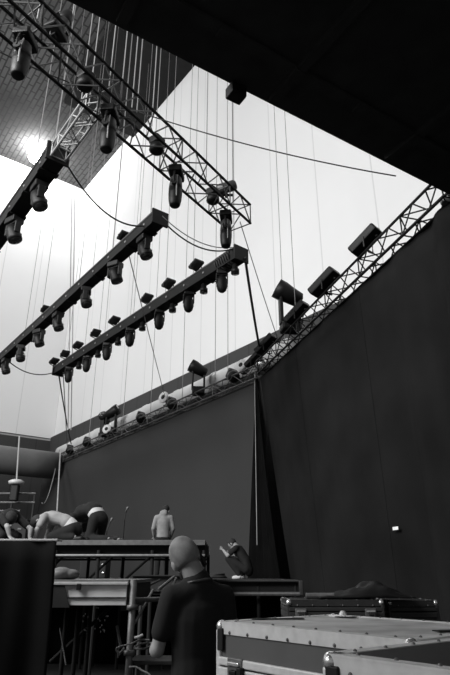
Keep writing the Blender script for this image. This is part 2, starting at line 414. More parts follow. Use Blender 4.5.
t = empty('motor_hoist', on_line(D0, D1, 224) + V((0.05,0,0.42)), 'pale cylinder-shaped hoist standing on the lower end of the lattice truss', 'hoist')
bm = NB(); mt = M4.Rotation(math.radians(70), 4, 'Y'); lathe(bm, [(0.03,-0.23),(0.12,-0.2),(0.12,0.18),(0.09,0.22)], 18, mt); link('motor_housing', bm, m_fixd, t, True)
bm = NB(); lathe(bm, [(0.095,0.221),(0.02,0.226)], 18, mt); link('end_cap', bm, m_chain, t, True)
bm = NB(); tube(bm, (0,0,-0.12), (0,0,-0.26), 0.03); tube(bm, (-0.14,0,-0.2), (0.14,0,-0.2), 0.03); link('mounting', bm, m_fix, t)
# curtain truss lights
rk = math.atan2(kd.y, kd.x)
for u, v, s, lab in ((376, 240, 0.95, 'black box light on the curtain truss, the highest one on the slope'), (333, 281, 1.05, 'black box light on the curtain truss, second from the top'),
               (304, 316, 0.95, 'black box light on the curtain truss beside the upright moving head'), (272, 341, 1.0, 'black box light on the lowest part of the curtain truss'),
               (258, 357, 0.8, 'black box light over the junction of the two trusses')):
    put('blinder', blinder, on_line(J, Kc, u) + V((-0.12,0.0,0.27)), rk + 0.55, lab, None, s)
    # faces the stage
pU = on_line(J, Kc, 293)
put('upright', upright, pU + V((-0.05,0.0,0.30)), 0.15, 'tall moving head standing up on the curtain truss, its cylinder aimed left', None, 1.7)
t = empty('par_can', on_line(J, Kc, 446) + V((0.0,-0.05,-0.12)), 'small pale metal lamp at the top right end of the curtain truss', 'lamp')
bm = NB(); mt = M4.Rotation(math.radians(80), 4, 'Y'); lathe(bm, [(0.05,-0.12),(0.075,-0.1),(0.08,0.1),(0.1,0.12)], 16, mt); link('housing', bm, m_fixd, t, True)
bm = NB(); lathe(bm, [(0.102,0.10),(0.104,0.16)], 16, mt); link('ring', bm, m_silver, t, True)
bm = NB(); torus_arc(bm, 0.1, 0.012, 0, PI, 0.02); link('clamp', bm, m_fix, t)
# backcloth truss lights
for u, s, rz, lab in ((198, 1.45, 0.1, 'tall moving head standing on the backcloth truss, the biggest of that row'),
                  (110, 1.5, 2.9, 'tall moving head on the backcloth truss, right one of the close pair'),
                  (103, 1.3, 1.2, 'tall moving head on the backcloth truss, left one of the close pair')):
    put('upright', upright, on_line(J, W0, u) + V((0,0,0.2)), rz, lab, None, s)
for u, lab in ((232, 'compact dark light on the backcloth truss near the junction'), (171, 'compact dark light on the backcloth truss beside the middle white lamp'),
               (140, 'compact dark light on the backcloth truss left of the middle white lamp'), (86, 'compact dark light far along the backcloth truss'), (69, 'compact dark light at the far end of the backcloth truss under a rope')):
    put('clampbox', clampbox, on_line(J, W0, u) + V((0,0,0.38)), rzL, lab, None, 1.5, (0.3, 0.9))
def horn(loc, s, rz, label):
    t = empty('horn_lamp', loc, label, 'lamp', None, rz); t.scale = (s, s, s)
    mt = M4.Rotation(math.radians(-80), 4, 'Y')
    bm = NB(); lathe(bm, [(0.10,-0.35),(0.14,-0.3),(0.16,0.0),(0.20,0.12),(0.27,0.18),(0.27,0.24)], 18, mt); link('housing', bm, m_paper, t, True)
    bm = NB(); lathe(bm, [(0.11,0.241),(0.10,0.26),(0.02,0.262)], 18, mt); link('opening', bm, m_fix, t, True)
    bm = NB(); tube(bm, (0,0,-0.12), (0,0,-0.3), 0.04); box(bm, (0,0,-0.3), (0.2,0.2,0.05)); link('stand', bm, m_fix, t)
horn(on_line(J, W0, 166) + V((0,0,0.6)), 0.9, 0.9, 'white round-mouthed lamp on the backcloth truss, middle of its length')
horn(on_line(J, W0, 244) + V((0,0,0.45)), 0.75, 0.9, 'white round-mouthed lamp on the backcloth truss right beside the junction')
t = empty('mirror_lamp', on_line(J, Kc, 262) + V((0,-0.1,0.2)), 'shiny chrome ball-like lamp at the junction of the two trusses', 'lamp')
bm = NB(); bmesh.ops.create_uvsphere(bm, u_segments=16, v_segments=10, radius=0.19); link('reflector', bm, m_silver, t, True)
bm = NB(); path(bm, [V((0.22*math.cos(x), 0, 0.22*math.sin(x))) for x in [i*PI/8 for i in range(17)]], 0.02); link('yoke', bm, m_fix, t)
horn(on_line(J, W0, 107) + V((0.1,-0.3,0.35)), 0.8, 1.2, 'small white lamp in front of the close pair of moving heads')

for bar_p, bar_q, lab in ((Bp, Bq, 'loose black cable lying along the top of the lowest box bar'), (Ap, Aq, 'loose black cable lying along the top of the upper box bar')):
    bm = NB(); random.seed(4)
    path(bm, [bar_p.lerp(bar_q, 0.01+i/62) + dR*0.10*math.sin(i*1.3) + V((0,0,0.19+0.02*math.sin(i*0.9))) for i in range(60)], 0.035, 6)
    own('power_cable', bm, m_cable, lab, 'cable', None, True)
bm = NB(); ell_c = Bp - dR*0.0
for i in range(7):
    torus = [Bp + dL*(0.25+i*0.09) + dR*(0.24*math.cos(x)) + V((0,0,0.22*math.sin(x)+0.03)) for x in [k*PI/6 for k in range(13)]]
    path(bm, torus, 0.03, 6) if i == 0 else [path(bm, torus, 0.03, 6)]
own('cable_coil', bm, m_cable, 'black cable wound round the right end of the lowest box bar', 'cable', None, True)
# ------------------------------------------------------------------ ducts
Pd = at(262, 370, 19.6); Pd = V((Pd.x, Pd.y, 0)); 
dz = at(262, 371, 19.0)
g0 = J + dR*1.1 - dL*0.3; g1 = W0 + dR*1.1 + dL*0.5
bm = NB(); z = 0.98
pts = [V((0,0,z)) + g0.lerp(g1, i/30) for i in range(31)]
path(bm, pts, 0.40, 16); duct = empty('air_duct', pts[15], 'long pale round duct running behind the backcloth truss', 'duct'); link('pipe', bm, m_duct, duct, True, True)
for i in range(2, 30, 4):
    bm = NB(); dd = (g1-g0).normalized(); tube(bm, pts[i]-dd*0.05, pts[i]+dd*0.05, 0.43, 16); link('collar', bm, m_duct, duct, True, True)
q1 = at(57, 466, 31); q0 = q1 - dR*30
q0 = V((q0.x, q0.y, q1.z))
du = empty('air_duct', (q0+q1)/2, 'thick dark round duct at the left edge below the white wall', 'duct')
bm = NB(); path(bm, [q0.lerp(q1, i/20) for i in range(21)], 0.72, 24); link('pipe', bm, m_ductg, du, True, True)
for i in range(1, 8):
    bm = NB(); x = q0.lerp(q1, i/8); dd = (q1-q0).normalized(); tube(bm, x-dd*0.04, x+dd*0.04, 0.75, 24); link('collar', bm, m_ductg, du, True, True)

# ------------------------------------------------------------------ backcloth, curtain
def cloth(name, top0, top1, zb, amp, m, nx=120, nz=10, fold=6.0, gather=None, th=0.02):
    bm = NB(); d = (top1-top0); L = d.length; dn = d.normalized(); nn = V((dn.y, -dn.x, 0)); g = []
    for j in range(nz+1):
        row = []
        for i in range(nx+1):
            s = i/nx; f = j/nz
            S = s if gather is None else gather(s, f)
            p = top0 + d*S; z = top0.z + (zb-top0.z)*f
            a = amp(s, f)
            off = a*(math.sin(s*L*fold) + 0.5*math.sin(s*L*fold*2.3+1.3) + 0.3*math.sin(s*L*fold*0.37+f*2))
            row.append(bm.verts.new(V((p.x, p.y, z)) + nn*off))
        g.append(row)
    for j in range(nz):
        for i in range(nx): bm.faces.new((g[j][i], g[j][i+1], g[j+1][i+1], g[j+1][i]))
    return bm, nn
def thick(o, t=0.02):
    md = o.modifiers.new('thickness', 'SOLIDIFY'); md.thickness = t; md.offset = 0
bm, _ = cloth('backcloth', J + V((0,0,-0.22)) - dL*0.2, W0 + V((0,0,-0.22)) + dL*0.2, 0.05, lambda s, f: 0.006, m_screen, 80, 6, 1.2)
t = empty('backcloth', J.lerp(W0, .5) * 1.0, 'wide plain grey backcloth hanging behind the stage', 'backdrop'); t.location.z = 0
o = link('cloth', bm, m_screen, t, True, True); thick(o)
bm = NB(); tube(bm, J + V((0,0,-0.24)), W0 + V((0,0,-0.24)), 0.035); link('top_batten', bm, m_trussg, t, world=True)
# main black curtain
c0_, c1_ = J + V((0,0,-0.19)) + kd*0.05, Kc + kd*3.2 + V((0,0,-0.19))
Lc = (c1_-c0_).length
def ampc(s, f):
    u = s*Lc
    k = max(0, (u-7.0)/3.0)
    return 0.012 + 0.22*min(1.0, k)*(0.25+0.75*f)
bm, nn = cloth('curtain', c0_, c1_, 0.03, ampc, m_cloth, 260, 14, 4.2, lambda s, f: s + (1-s)**3*0.18*f)
t = empty('stage_curtain', (c0_+c1_)/2, 'tall black curtain filling the right side below the sloping truss', 'curtain'); t.location.z = 0
o = link('cloth', bm, m_cloth, t, True, True); thick(o)
for us in (295, 359):
    s = (on_line(c0_, c1_, us) - c0_).length/Lc; bm = NB()
    ff = [i/12 for i in range(13)]
    def pos(f):
        S = s + (1-s)**3*0.18*f; p = c0_.lerp(c1_, S); u = s*Lc
        a_ = ampc(s, f); off = a_*(math.sin(u*4.2)+0.5*math.sin(u*4.2*2.3+1.3)+0.3*math.sin(u*4.2*0.37+f*2))
        return V((p.x, p.y, c0_.z + (0.03-c0_.z)*f)) + nn*(off+0.012)
    path(bm, [pos(f) for f in ff], 0.010, 5); link('seam', bm, m_cloth, t, world=True)
bm = NB(); tube(bm, c0_, c1_, 0.03); link('hanging_batten', bm, m_cloth2, t, world=True)
# narrow side drape at the junction
a0, a1 = J + V((-0.12,0.1,-0.2)), J + kd*2.4 + V((-0.22,0,-0.2))
bm, _ = cloth('drape', a0, a1, 0.03, lambda s, f: 0.05*(0.2+f), m_velvet, 90, 10, 9.0, lambda s, f: s*(0.05+0.95*f) - 0.05*f)
for v in bm.verts:
    f = (a0.z - v.co.z)/a0.z; q = max(0, 1 - (v.co.y - a1.y)*-1/(a0.y-a1.y)) if False else max(0.0, (v.co.y-a1.y)/(a0.y-a1.y))
    v.co.x -= 0.36*f*q; v.co.y -= 0.30*f*q
t = empty('side_drape', J, 'narrow dark folded drape between the grey backcloth and the black curtain', 'drape'); t.location.z = 0
o = link('cloth', bm, m_velvet, t, True, True); thick(o)
bm = NB(); tube(bm, a0, a0 + V((0.05,-0.15,0)), 0.03); link('tie', bm, m_cloth2, t, world=True)
# tag on curtain
def hitcurt(u, v, off=0.05):
    r = ray(u, v); n2 = nn; d0 = (c0_ - V((0,0,CAMZ))).dot(n2); k = d0 / r.dot(n2); return V((0,0,CAMZ)) + r*k
pt = hitcurt(400, 528.5); s_ = 1 if nn.dot(V((0,0,0)) - pt) > 0 else -1
bm = NB(); box(bm, pt + nn*s_*0.09, (0.17, 0.012, 0.055), (kd*1.0, nn, V((0,0,1))), 0.004)
own('paper_tag', bm, m_paper, 'small white tag fixed to the black curtain', 'tag')

# ------------------------------------------------------------------ hoist chains and cables
def chain(p, ztop, r, m, label, cat='chain', top=None, name='hoist_chain', group='thin vertical hoist chains'):
    bm = NB(); q = V((p.x, p.y, ztop)) if top is None else top
    tube(bm, p, q, r, 6)
    return own(name, bm, m, label, cat, group)
zc = CZ - 0.05
where = []
for u in (35, 66, 108, 120, 131, 136, 151, 206, 233): where.append((on_line(D0, D1, u) + V((0,0,0.25)), 'hoist chain from above down to the long lattice truss', 'hoist chains of the long lattice truss', 0.011))
for u in (150, 112, 78, 40, 24): where.append((on_line(Ap, Aq, u) + V((0,0,0.13)), 'hoist chain from above down to the upper box bar', 'hoist chains of the upper bar', 0.010))
for u in (234, 193, 165, 133, 104, 84, 66): where.append((on_line(Bp, Bq, u) + V((0,0,0.12)), 'hoist chain from above down to the lower box bar', 'hoist chains of the lower bar', 0.009))
for u in (52, 30): where.append((on_line(Cp, Cq, u) + V((0,0,0.15)), 'hoist chain from above down to the bar at the left edge', 'hoist chains of the left edge bar', 0.011))
for u in (78, 88): where.append((on_line(Cp, Cq, u) + V((0,0,0.14)), 'hoist chain from above down to the pale lattice truss', 'hoist chains of the pale lattice truss', 0.011))
for u in (228, 215, 182, 150, 122, 88): where.append((on_line(J, W0, u) + V((0,0,0.2)), 'hoist chain from above down to the backcloth truss', 'hoist chains of the backcloth truss', 0.012))
for u in (285, 297): where.append((on_line(J, Kc, u) + V((0,0,0.22)), 'hoist chain from above down to the curtain truss', 'hoist chains of the curtain truss', 0.010))
for p, lab, g, r in where: chain(p, zc, r, m_chain, lab, group=g)
def sag(name, p, q, drop, r, m, label, cat='cable', n=20, group=None):
    bm = NB(); path(bm, [p.lerp(q, i/n) - V((0,0,drop*4*(i/n)*(1-i/n))) for i in range(n+1)], r, 6)
    return own(name, bm, m, label, cat, group)
sag('steel_cable', on_line(D0, D1, 138) + V((0,0,0.3)), atz(396, 176, RZ+0.1), 0.12, 0.011, m_cable, 'long dark cable crossing the white wall from the lattice truss to the roof')
sag('power_cable', cm + V((0,0,0.1)), on_line(Ap, Aq, 148) + V((0,0,0.1)), 0.55, 0.018, m_cable, 'sagging cable from the left edge bar to the upper box bar')
sag('power_cable', Ap, Bp + V((-0.2,0,0.15)), 0.35, 0.018, m_cable, 'sagging cable from the upper box bar to the lower box bar at their right ends')
sag('power_cable', Ap + V((0.05,0,0.05)), Bp + V((-0.15,0,0.2)), 0.28, 0.012, m_chain, 'thinner pale cable sagging beside the one between the right bar ends')
sag('power_cable', on_line(Ap, Aq, 6) + V((0,0,-0.1)), Bq, 0.35, 0.02, m_cable, 'sagging cable between the left ends of the two box bars')
sag('cable_bundle', Bp + V((0.1,0,-0.1)), on_line(J, Kc, 262) + V((0,0,0.4)), 0.15, 0.035, m_cable, 'thick black cable from the right end of the lower bar down to the truss junction')
sag('steel_cable', D1 + V((0,0,-0.1)), on_line(J, Kc, 280) + V((0,0,0.3)), 0.05, 0.011, m_chain, 'thin cable from the lattice truss end down to the curtain truss')
sag('steel_cable', on_line(Ap, Aq, 128) + V((0,0,-0.1)), on_line(J, W0, 165) + V((0,0,0.6)), 0.02, 0.013, m_chain, 'thin cable slanting from the upper box bar down to the backcloth truss')
sag('steel_cable', V((0,0,0)) + at(0, 52, 6.6), at(74, 84, 7.4), 0.03, 0.012, m_cable, 'dark cable crossing in front of the highest drop-shaped light')
sag('power_cable', Bq + V((0.05,0,-0.15)), on_line(J, W0, 70) + V((0,0,0.6)), 0.1, 0.028, m_cable, 'dark cable dropping from the left end of the lower box bar')
sag('power_cable', Bq + V((0.3,-0.3,-0.15)), on_line(J, W0, 66) + V((0,0,0.6)), 0.0, 0.02, m_chain, 'paler cable dropping beside the cable at the left end of the lower bar')
sag('rope', on_line(J, W0, 61) + V((0,-0.3,0.5)), at(57, 512, 27), 0.0, 0.035, m_rope, 'pale rope hanging straight from the far end of the backcloth truss', 'rope')
sag('rope', on_line(J, W0, 60) + V((0,-0.3,0.5)), at(42, 503, 27), 0.9, 0.025, m_chain, 'slack rope curving away from the straight one at the far truss end', 'rope')
sag('rope', on_line(J, W0, 251) + V((0.1,-0.3,0.0)), at(257, 545, 16), 0.0, 0.008, m_rope, 'thin pale rope hanging in front of the backcloth beside the drape', 'rope')
for u, lab in ((72, 'left one of two long thin ropes before the white wall corner'), (75, 'right one of two long thin ropes before the white wall corner')):
    bm = NB(); tube(bm, at(u, 190, 20), at(u-4, 430, 20), 0.02, 6); own('rope', bm, m_chain, lab, 'rope')
# floodlight on the ceiling
fp = at(38, 155, 34.2)
t = empty('floodlight', fp, 'glaring lit floodlight high under the roof at the upper left', 'floodlight')
bm = NB(); bmesh.ops.create_uvsphere(bm, u_segments=20, v_segments=12, radius=0.75); link('bulb', bm, m_lamp, t, True)
bm = NB(); lathe(bm, [(0.80,0.1),(0.84,0.25),(0.5,0.6),(0.15,0.7)], 20); link('reflector', bm, m_fixd, t, True)
bm = NB(); tube(bm, (0,0,0.6), (0,0,CZ-fp.z), 0.05); link('hanger', bm, m_fixd, t)
lp = bpy.data.lights.new('floodlight_glow', 'POINT'); lp.energy = 2100; lp.shadow_soft_size = 0.7
lo = bpy.data.objects.new('floodlight_glow', lp); C.objects.link(lo); lo.location = fp + V((0.3,-1.2,-0.9))

# ------------------------------------------------------------------ stage, riser, platform
SZ = 1.50
def scaffold_leg(p, h, label, r=0.024, group=None, m=m_pole, cat='pole', name='scaffold_pole'):
    t = empty(name, V((p[0], p[1], 0)), label, cat, group)
    bm = NB(); tube(bm, (0,0,0.04), (0,0,h), r, 12); link('tube', bm, m, t, True)
    bm = NB(); tube(bm, (0,0,0.0), (0,0,0.05), r*2.4, 12); link('foot', bm, m, t)
    return t
xr = at(298, 575, 11).x
st_poly = [(-9.5, 12.0), (-0.15, 12.0), (-0.15, 11.0), (xr, 11.0), (xr, 14.3), (0.9, 15.6), (-9.5, 29.2)]
t = empty('stage_platform', (-3, 14, 0), 'large dark stage platform behind the seated and standing workers', 'stage')
bm = NB(); prism(bm, st_poly, SZ-0.04, SZ); link('deck', bm, m_deckd, t, world=True)
bm = NB(); prism(bm, [(x*0.999, y+0.03) for x, y in st_poly], SZ-0.26, SZ-0.045); link('frame', bm, m_trussb, t, world=True)
bm = NB(); tube(bm, (-0.15, 10.96, SZ-0.02), (xr, 10.96, SZ-0.02), 0.02); link('edge_rail', bm, m_deckd, t, world=True)
bm = NB(); tube(bm, (-0.15, 10.9, 1.27), (xr, 10.9, 1.27), 0.035); link('guard_tube', bm, m_pole, t, world=True)
for x in (-8.5, -6.5, -4.5, -2.5, -0.08, 0.6, xr-0.05):
    bm = NB(); y = 11.05 if x > -0.15 else 12.1; tube(bm, (x, y, 0), (x, y, SZ-0.05), 0.035); link('leg', bm, m_under, t, world=True)
bm = NB(); box(bm, (xr+0.03, 10.9, 1.37), (0.06,0.12,0.24), None, 0.01); link('end_bracket', bm, m_deckd, t, world=True)
t = empty('shade_skirt', (-4.5, 12.3, 0), 'black cloth skirt added to darken the space under the stage', 'skirt')
bm, _ = cloth('skirt', V((-9.4, 12.35, SZ-0.28)), V((xr-0.1, 12.35, SZ-0.28)), 0.02, lambda s, f: 0.03, m_velvet, 160, 3, 7.0)  # black sheet added to darken the view under the stage
o = link('cloth', bm, m_velvet, t, True, True); thick(o)
# riser
RY0, RY1 = 9.4, 11.8
rz_ = at(100, 540, RY0).z; xl = at(44, 545, RY0).x; xr2 = at(205, 545, RY0).x
t = empty('riser_platform', ((xl+xr2)/2, (RY0+RY1)/2, 0), 'raised platform with dark edge on which two workers bend over', 'platform')
bm = NB(); box(bm, ((xl-3+xr2)/2, (RY0+RY1)/2, rz_-0.02), (xr2-xl+3, RY1-RY0, 0.04)); link('deck', bm, m_deckt, t, world=True)
bm = NB(); box(bm, ((xl-3+xr2)/2, RY0-0.01, rz_-0.04), (xr2-xl+3, 0.05, 0.07)); link('edge_trim', bm, m_pole, t, world=True)
bm = NB(); box(bm, ((xl-3+xr2)/2, (RY0+RY1)/2+0.05, rz_-0.13), (xr2-xl+3, RY1-RY0-0.1, 0.14)); link('frame', bm, m_trussb, t, world=True)
zz = at(100, 555.5, RY0).z
bm = NB(); tube(bm, (xl-3, RY0, zz), (xr2, RY0, zz), 0.022); link('front_tube', bm, m_pole, t, world=True)
bm = NB(); tube(bm, (xl-3, RY1, zz), (xr2, RY1, zz), 0.022); link('rear_tube', bm, m_deckd, t, world=True)
for u in (-20, 55, 98, 152, 204):
    for y in (RY0+0.04, RY1-0.04):
        x = at(u, 556, RY0).x; bm = NB(); tube(bm, (x, y, 0.0), (x, y, rz_-0.15), 0.03, 8); link('leg', bm, m_under, t, world=True)
for u in (62, 112, 150):
    x = at(u, 556, RY0).x; bm = NB(); tube(bm, (x, RY0+0.05, zz-0.02), (x-0.45, RY0+0.4, 1.5), 0.02); link('brace', bm, m_under, t, world=True)
# near platform with bright fascia
PY = 5.0
pz = at(90, 580, PY).z; pb = at(90, 606, PY).z
pl, pr = at(42, 590, PY).x, at(127, 590, PY).x
t = empty('near_platform', ((pl+pr)/2, PY+0.8, 0), 'low platform with a bright aluminium side panel left of the man in black', 'platform')
bm = NB(); box(bm, ((pl+pr)/2-0.4, PY+0.9, pz-0.012), (pr-pl+0.8, 1.7, 0.024)); link('deck', bm, m_deckt, t, world=True)
bm = NB(); box(bm, ((pl+pr)/2, PY, (pz+pb)/2-0.01), (pr-pl, 0.03, pz-pb-0.03), None, 0.003); link('side_panel', bm, m_fascia, t, world=True)
bm = NB(); box(bm, ((pl+pr)/2, PY-0.01, pz-0.025), (pr-pl+0.02, 0.06, 0.022), None, 0.003); link('top_flange', bm, m_alu, t, world=True)
bm = NB(); box(bm, ((pl+pr)/2, PY-0.02, pb+0.062), (pr-pl, 0.012, 0.008)); link('groove', bm, m_deckd, t, world=True)
sx = at(80, 586, PY).x
bm = NB(); box(bm, (sx, PY-0.035, pz-0.05), (0.035, 0.03, 0.045), None, 0.004); link('latch', bm, m_trussb, t, world=True)
bm = NB(); x0 = pl-0.02; x1 = at(64, 583, PY-0.05).x; x2 = at(69, 606, PY-0.05).x
vs = [bm.verts.new(p) for p in ((x0, PY-0.03, pz-0.04), (x1, PY-0.03, pz-0.04), (x2, PY-0.03, pb-0.01), (x0, PY-0.03, pb-0.01), (x0, PY-0.018, pz-0.04), (x1, PY-0.018, pz-0.04), (x2, PY-0.018, pb-0.01), (x0, PY-0.018, pb-0.01))]
for f in ((0,1,2,3), (7,6,5,4), (0,4,5,1), (1,5,6,2), (2,6,7,3), (3,7,4,0)): bm.faces.new([vs[i] for i in f])
link('dark_end_sheet', bm, m_deckd, t, world=True)  # dark slanted sheet over the left end of the side panel
bm = NB(); box(bm, (pr-0.03, PY+0.85, pz-0.13), (0.04, 1.6, 0.2)); link('rear_panel', bm, m_deckd, t, world=True)
px = at(131.5, 620, PY).x
t2 = scaffold_leg((px, PY+0.0), pz, 'thick vertical scaffold pole at the corner of the bright-panelled platform', 0.028)
for z in (1.34, 1.02, 0.62):
    bm = NB(); lathe(bm, [(0.030,-0.02),(0.045,-0.018),(0.045,0.018),(0.030,0.02)], 12, M4.Translation((0,0,z))); link('collar', bm, m_pole, t2, True)
for i, (a, b, r, lab) in enumerate((
    (at(134, 600, PY), at(172, 599, PY+0.3), 0.02, 'horizontal scaffold tube between the corner pole and the man in black'),
    (at(135, 623, PY+0.1), at(153, 590, PY+0.5), 0.012, 'thin pale diagonal brace right of the corner pole'),
    (at(136, 592, PY+1.5), at(160, 580, PY+2.5), 0.012, 'short dark diagonal brace under the stage beam right of the corner pole'),
    (at(158, 590, 4.6), at(174, 577, 4.9), 0.012, 'slim pale rod slanting up to the chin of the man in black'),
    (at(165, 603, 4.6), at(176, 578, 4.9), 0.012, 'slim pale rod just left of the neck of the man in black'),
    (at(117, 626, PY+0.5), at(121, 648, PY+0.4), 0.013, 'short pale rod left of the corner pole under the platform'),
    (at(60, 628, PY+0.8), at(66, 665, PY+0.6), 0.007, 'thin pale rod under the left part of the platform'))):
    bm = NB(); tube(bm, a, b, r, 10); own('scaffold_tube', bm, m_pole if 'dark' not in lab else m_deckd, lab, 'tube')
for u, lab in ((64, 'dim vertical pole under the left end of the platform'), (76, 'dim vertical pole under the platform below the latch'), (88, 'dim vertical pole under the middle of the platform')):
    p = at(u, 640, PY+1.0); scaffold_leg((p.x, p.y), pz-0.05, lab, 0.022, None, m_under)
bm = NB(); tube(bm, at(50, 662, PY+1.1), at(112, 606, PY+1.1), 0.018); own('scaffold_tube', bm, m_under, 'dim diagonal brace under the bright-panelled platform', 'tube')
# dark beam behind the pole, at stage height
bm = NB(); a, b = at(132, 583, 8.0), at(205, 583, 8.0)
t = empty('stage_beam', (a+b)/2, 'dark grey beam behind the corner pole and the head of the man in black', 'beam')
box(bm, (a+b)/2, ((b-a).length, 0.08, 0.17), None, 0.01); link('web', bm, m_deckd, t, world=True)
bm = NB(); box(bm, (a+b)/2 + V((0,0,0.09)), ((b-a).length, 0.16, 0.015)); box(bm, (a+b)/2 + V((0,0,-0.09)), ((b-a).length, 0.16, 0.015)); link('flange', bm, m_deckd, t, world=True)
for u in (142, 196):
    x = at(u, 590, 8.0).x; bm = NB(); tube(bm, (x, 8.0, 0), (x, 8.0, (a.z)-0.08), 0.03); link('leg', bm, m_deckd, t, world=True)
# cables around the pole
def squiggle(name, pts, r, m, label, cat='cable'):
    # smooth by subdividing (Catmull-Rom)
    P = [pts[0]] + pts + [pts[-1]]; out = []
    for i in range(1, len(P)-2):
        for k in range(6):
            s = k/6; a, b, c, d = P[i-1], P[i], P[i+1], P[i+2]
            out.append(0.5*((2*b) + (c-a)*s + (2*a-5*b+4*c-d)*s*s + (3*b-a-3*c+d)*s**3))
    out.append(pts[-1]); bm = NB(); path(bm, out, r, 6); return own(name, bm, m, label, cat, None, True)
yy = PY - 0.06
squiggle('cable_loop', [at(118, 658, yy), at(119, 648, yy), at(126, 645, yy), at(132, 643.5, yy-.05), at(140, 640, yy), at(150, 640, yy)], 0.007, m_pole, 'pale cable wrapped round the corner pole at mid height')
squiggle('cable_loop', [at(118, 656, yy+.05), at(123, 651, yy), at(124, 648, yy), at(119, 653, yy), at(116, 649, yy), at(121, 646, yy)], 0.007, m_pole, 'small pale cable knot left of the corner pole')
squiggle('cable_loop', [at(134, 648, yy+.2), at(143, 649, yy+.1), at(152, 646, yy+.2), at(150, 643, yy+.3), at(140, 644, yy+.3), at(134, 647, yy+.3)], 0.009, m_pole, 'grey cable coil right of the corner pole')
squiggle('cable_loop', [at(129, 667, yy), at(136, 667, yy), at(143, 671, yy), at(149, 674, yy), at(152, 680, yy)], 0.007, m_rope, 'pale cable running right along the bottom from the corner pole')
squiggle('cable_loop', [at(133, 638, yy+.1), at(138, 637, yy), at(143, 635, yy)], 0.011, m_rope, 'short pale cable end right of the corner pole')
bm = NB(); box(bm, at(158, 660, 5.2), (0.42,0.34,0.03), None, 0.005)
t = empty('equipment_shelf', at(158, 660, 5.2)*1.0, 'dark shelf of gear between the corner pole and the man in black', 'shelf'); t.location.z = 0
link('shelf_board', bm, m_deckd, t, world=True)
for dx, dy in ((-.18,-.13), (.18,-.13), (.18,.13), (-.18,.13)):
    p = at(158, 660, 5.2); bm = NB(); tube(bm, (p.x+dx, p.y+dy, 0), (p.x+dx, p.y+dy, p.z), 0.012); link('leg', bm, m_deckd, t, world=True)
# chrome beads added as tiny glitter lights under the platform
random.seed(3); k = 0
for (u0, u1, v0, v1, n) in ((95, 108, 600, 634, 20), (80, 88, 606, 632, 6)):
    for i in range(n):
        u, v = random.uniform(u0, u1), random.uniform(v0, v1)
        bm = NB(); p = at(u, v, PY+0.7); lathe(bm, [(0.003,-0.008),(0.006,-0.004),(0.006,0.004),(0.003,0.008)], 6, M4.Translation(p)); 
        own('glint_bead', bm, m_silver, 'tiny chrome bead added as a glitter light under the platform', 'glint', 'added glints under the platform')
# left black drape over a rail, near
DY = 4.55
zt = at(20, 538.5, DY).z; xe = at(50, 600, DY).x
t = empty('covered_rail', (xe-0.6, DY, 0), 'black cloth hung over a rail at the bottom left corner', 'drape')
bm = NB(); n = 60; g = []
for j in range(13):
    row = []
    for i in range(n+1):
        s = i/n; f = j/12; x = xe - 1.25 + 1.25*s + 0.03*math.sin(f*3)*s
        y = DY + (0.006+0.03*f)*math.sin(s*15+1.2*f) + 0.006*math.sin(s*37) - 0.05*math.exp(-((s-0.86+0.35*(1-f))*7)**2)
        row.append(bm.verts.new((x, y, zt - 0.02 - (zt-0.04)*f)))
    g.append(row)
for j in range(12):
    for i in range(n): bm.faces.new((g[j][i], g[j][i+1], g[j+1][i+1], g[j+1][i]))
o = link('cloth', bm, m_cloth2, t, True, True); thick(o, 0.012)
bm = NB(); box(bm, (xe-0.62, DY+0.06, zt-0.01), (1.26, 0.14, 0.014), None, 0.003); link('top_rail', bm, m_alu, t, world=True)
for x in (xe-0.05, xe-1.15):
    bm = NB(); tube(bm, (x, DY+0.1, 0), (x, DY+0.1, zt-0.02), 0.02); link('post', bm, m_deckd, t, world=True)

# handrail / steps at far left
def handrail(u0, u1, v, d, lab):
    a, b = at(u0, v, d), at(u1, v, d); bm = NB(); tube(bm, a, b, 0.035); 
    return bm, a, b
t = empty('stair_railing', (at(10, 500, 20).x, 20, 0), 'pale horizontal railing bars at the far left behind the crouching workers', 'railing')
for (u0, u1, v) in ((-12, 36, 493.5), (-12, 35, 502.5), (-12, 20, 511)):
    bm, a, b = handrail(u0, u1, v, 20, ''); link('bar', bm, m_pole, t, world=True)
for u in (-8, 12, 34):
    x = at(u, 500, 20).x; bm = NB(); tube(bm, (x, 20.03, 0), (x, 20.03, at(u, 492, 20).z), 0.04); link('post', bm, m_deckd, t, world=True)
t = empty('hanging_motor', at(16, 484, 19.7), 'motor with a pale top hanging on a straight rope at the far left', 'hoist')
bm = NB(); lathe(bm, [(0.12,-0.02),(0.24,0.0),(0.26,0.09),(0.16,0.14),(0.05,0.16)], 18); link('cap', bm, m_alu, t, True)
bm = NB(); box(bm, (0,0,-0.3), (0.26,0.24,0.55), None, 0.04); link('body', bm, m_fix, t)
bm = NB(); tube(bm, (0,0,0.15), at(19.5, 436, 19.7) - at(16, 484, 19.7), 0.028); link('rope', bm, m_rope, t)
t = empty('dimmer_rack', (at(16, 525, 18.6).x, 18.6, SZ), 'dark rack with small pale controls behind the worker at the left edge', 'rack')
bm = NB(); box(bm, (0,0,0.85), (0.85,0.5,1.7), None, 0.02); link('body', bm, m_casek, t)
for x, z in ((-.1,1.5),(.0,1.35),(.22,1.4),(-.2,1.25),(.1,1.62)):
    bm = NB(); box(bm, (x,-0.26,z), (0.12,0.02,0.05), None, 0.005); link('control', bm, m_pole, t)

